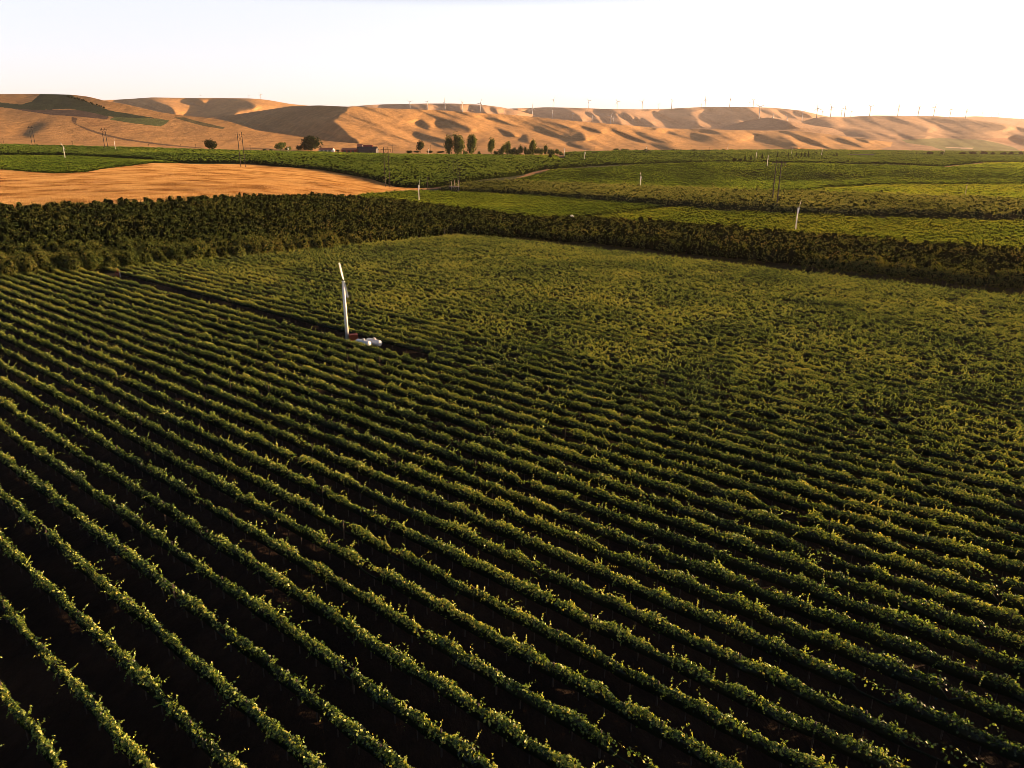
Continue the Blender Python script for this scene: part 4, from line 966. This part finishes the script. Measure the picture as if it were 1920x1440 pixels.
building(688, 283.5, 22, 11, 9, "bright red shed rising behind the big dark barn", 'wallr', 'wallr', "shed", doors=1)
building(1613, 294, 46, 5, 12, "very long low dark roofed building in the far right fields", 'roofd', 'roofd', "storage_building", doors=4, rz=4)
building(1634, 294.5, 5, 5.5, 8, "small white walled shed at the right end of the long low dark building", 'wallw', 'roofd', "shed", doors=1, rz=4)
def white_box(px, py, wpx, hpx, label, cat, name):
    p = hit(px, py); m_ = mpp(p); t = empty(name, tuple(p), R(-20)); tag(t, label, cat)
    W_, H = wpx*m_, hpx*m_; m = MB(); m.tube([(0,0,-.1),(0,0,H*.8),(0,0,H)], [W_/2,W_/2,W_*.12], 20); m.build("shell", M['tank'], t, True)
    m = MB(); m.tube([(0,0,H),(0,0,H*1.06)], W_*.08, 10); m.build("lid", M['metal'], t)
    m = MB(); m.tube([(W_*.55,0,0),(W_*.55,0,H*.5)], W_*.04, 8); m.build("pipe", M['dark'], t)
white_box(1072, 411, 7, 8, "white round water tank at the corner where orchard meets the bright plots", "water tank", "water_tank")
white_box(107, 281, 3.5, 3.5, "tiny white tank left of the fan tower on the green knoll", "water tank", "water_tank")
white_box(1550, 356, 3, 5, "small white standpipe tank beside the dark shed at the dirt track", "water tank", "water_tank")
white_box(1468, 363, 2.5, 4, "tiny white tank just right of the tallest twin poles", "water tank", "water_tank")
building(1563, 356, 26, 4.5, 8, "low dark shed at the end of the dirt track in the right vineyards", 'roofd', 'roofd', "shed", doors=1, rz=0)
def truck(px, py, wpx, label, name="parked_truck", rz=0):
    p = hit(px, py); m_ = mpp(p); L_ = wpx*m_; t = empty(name, tuple(p), R(rz)); tag(t, label, "truck", None)
    m = MB(); m.box((-L_*.14,0,L_*.20), (L_*.70,L_*.36,L_*.24)); m.build("cargo_box", M['white'], t)
    m = MB(); m.box((L_*.34,0,L_*.16), (L_*.26,L_*.34,L_*.20), 0, .85); m.build("cab", M['white'], t)
    m = MB(); m.box((L_*.36,0,L_*.21), (L_*.232,L_*.345,L_*.07)); m.build("window", M['glass'], t)
    for x in (-.32, .32):
        for y in (-.17, .17):
            m = MB(); m.tube([(x*L_,y*L_-.12,L_*.055),(x*L_,y*L_+.12,L_*.055)], L_*.055, 12); m.build("wheel", M['dark'], t)
truck(1490, 359, 13, "white truck parked at the left end of the dirt track in the right vineyards", rz=-5)
truck(1483, 356, 7, "small white truck parked behind and left of the larger white truck", rz=10)
truck(268, 293.5, 10, "long pale trailer truck on the farm road in the left green strip", rz=-4)

# ------------------------------------------------------------------ wind turbines on the ridges
def build_turbine():
    t = empty("wind_turbine", (0,0,0)); m = MB(); m.tube([(0,0,-12),(0,0,30),(0,0,78)], [3.6,3.2,2.3], 14); m.build("tower", M['turb'], t, True)
    m = MB(); m.box((0,1.5,79.6), (3.6,9,3.8)); m.tube([(0,-3,79.6),(0,-5.5,79.6)], [1.9,.8], 12); m.build("nacelle", M['turb'], t)
    for i in range(3):
        m = MB(); m.tube([(0,-4.2,0),(0,-4.2,8),(0,-4.4,22),(0,-4.6,39)], [1.8,2.4,1.8,.6], 8); b = m.build("blade", M['turb'], t)
        b.location = (0,0,79.6); b.rotation_euler = (0, R(120*i+20), 0)
    return t
wt0 = build_turbine()
TB = [(hD0,769,205,13),(hD0,802,206,13.5),(hD0,834.5,208,16),(hD0,867,209,15.5),(hD0,901,211,16.5),(hD0,946,213,5),
 (hD,998,221,17),(hD,1036,222,13),(hD,1065,222,5),(hD,1074,223,9),(hD,1110,228,10),(hD,1145,232,15),(hD,1150,230,9),
 (hD,1037,201,13),(hD,1104,202,13),(hD,1157,204,13),(hD,1204,205,14),(hD,1235,205,9),(hD,1259,204,14),(hD,1315,201,5),(hD,1322,201,14),(hD,1368,201,14),(hD,1404,201,8),(hD,1412,201.5,13),
 (hD2,1423,223,21),(hE,1449,222,18),(hE,1476,226,15),(hE,1504,224,16),(hE,1531,220,17),(hE,1541,219,10),(hE,1557,219,17),(hE,1577,219,10),(hE,1583,219,16),(hE,1595,219,9),
 (hE,1630.5,217,16),(hE,1683,217,16),(hE,1721,218,16),(hE,1750.5,218,16),(hE,1781,219,14),(hE,1810,222,14),(hF,1841,218.5,7),(hF,1859,219,5),(hF,1871,220,8),(hF,1884,221,5),(hF,1915,222,5),
 (hA,489,185,9),(hA,467,184.5,5),(hA,377,184,5)]
rt = random.Random(9)
for i, (Vh, x, y, hpx) in enumerate(TB):
    t = wt0 if i == 0 else copy_tree(wt0)
    p = hill_pt(Vh, x, y); H = hpx*mpp(p); s_ = H/80.0
    xx, yy, zz = at_depth(x, y, p[1]); t.location = (float(xx), p[1], p[2]); t.scale = (s_, s_, s_); t.rotation_euler = (0, 0, R(rt.uniform(-60, 60)))
    a = rt.uniform(0, 120)
    for ch in t.children:
        if ch.name.startswith("blade"): ch.rotation_euler[1] += R(a)
    if y < 206 and x > 1000 and Vh is hD or Vh is hE and x > 1525 or Vh is hF: lb, gp = "slim wind turbine standing against the sky on the far ridge line", "wind turbines on the skyline"
    elif x < 500: lb, gp = "tiny wind turbine on the nearer left skyline ridge", "wind turbines on the left ridge"
    else: lb, gp = "white wind turbine standing in front of the shaded far ridge", "wind turbines in front of the far ridges"
    tag(t, lb, "wind turbine", gp)

#--HAZE--
def haze():
    m = bpy.data.materials.new("haze"); m.use_nodes = True; N = m.node_tree.nodes; L = m.node_tree.links
    N.remove(N["Principled BSDF"]); v = N.new("ShaderNodeVolumePrincipled"); v.inputs["Color"].default_value = (1,.89,.86,1)
    v.inputs["Density"].default_value = 1.8e-5; v.inputs["Anisotropy"].default_value = .35
    L.new(v.outputs[0], N["Material Output"].inputs["Volume"])
    lo, hi = ZLOW-1, ZHIGH+10
    mb = MB(); mb.box((0, 0, (lo+hi)/2), (32000, 32000, hi-lo)); o = mb.build("haze", m); tag(o, kind="stuff", label="pale warm evening haze over the whole valley", cat="haze")
ZLOW, ZHIGH = 1e9, -1e9
for me in bpy.data.meshes:
    if me.name in ("ground",) or me.name.startswith("hill"):
        c = np.empty(len(me.vertices)*3, dtype=np.float32); me.vertices.foreach_get("co", c); z = c[2::3]; ZLOW = min(ZLOW, z.min()); ZHIGH = max(ZHIGH, z.max())
ZHIGH = max(ZHIGH, ZC)+140
haze()
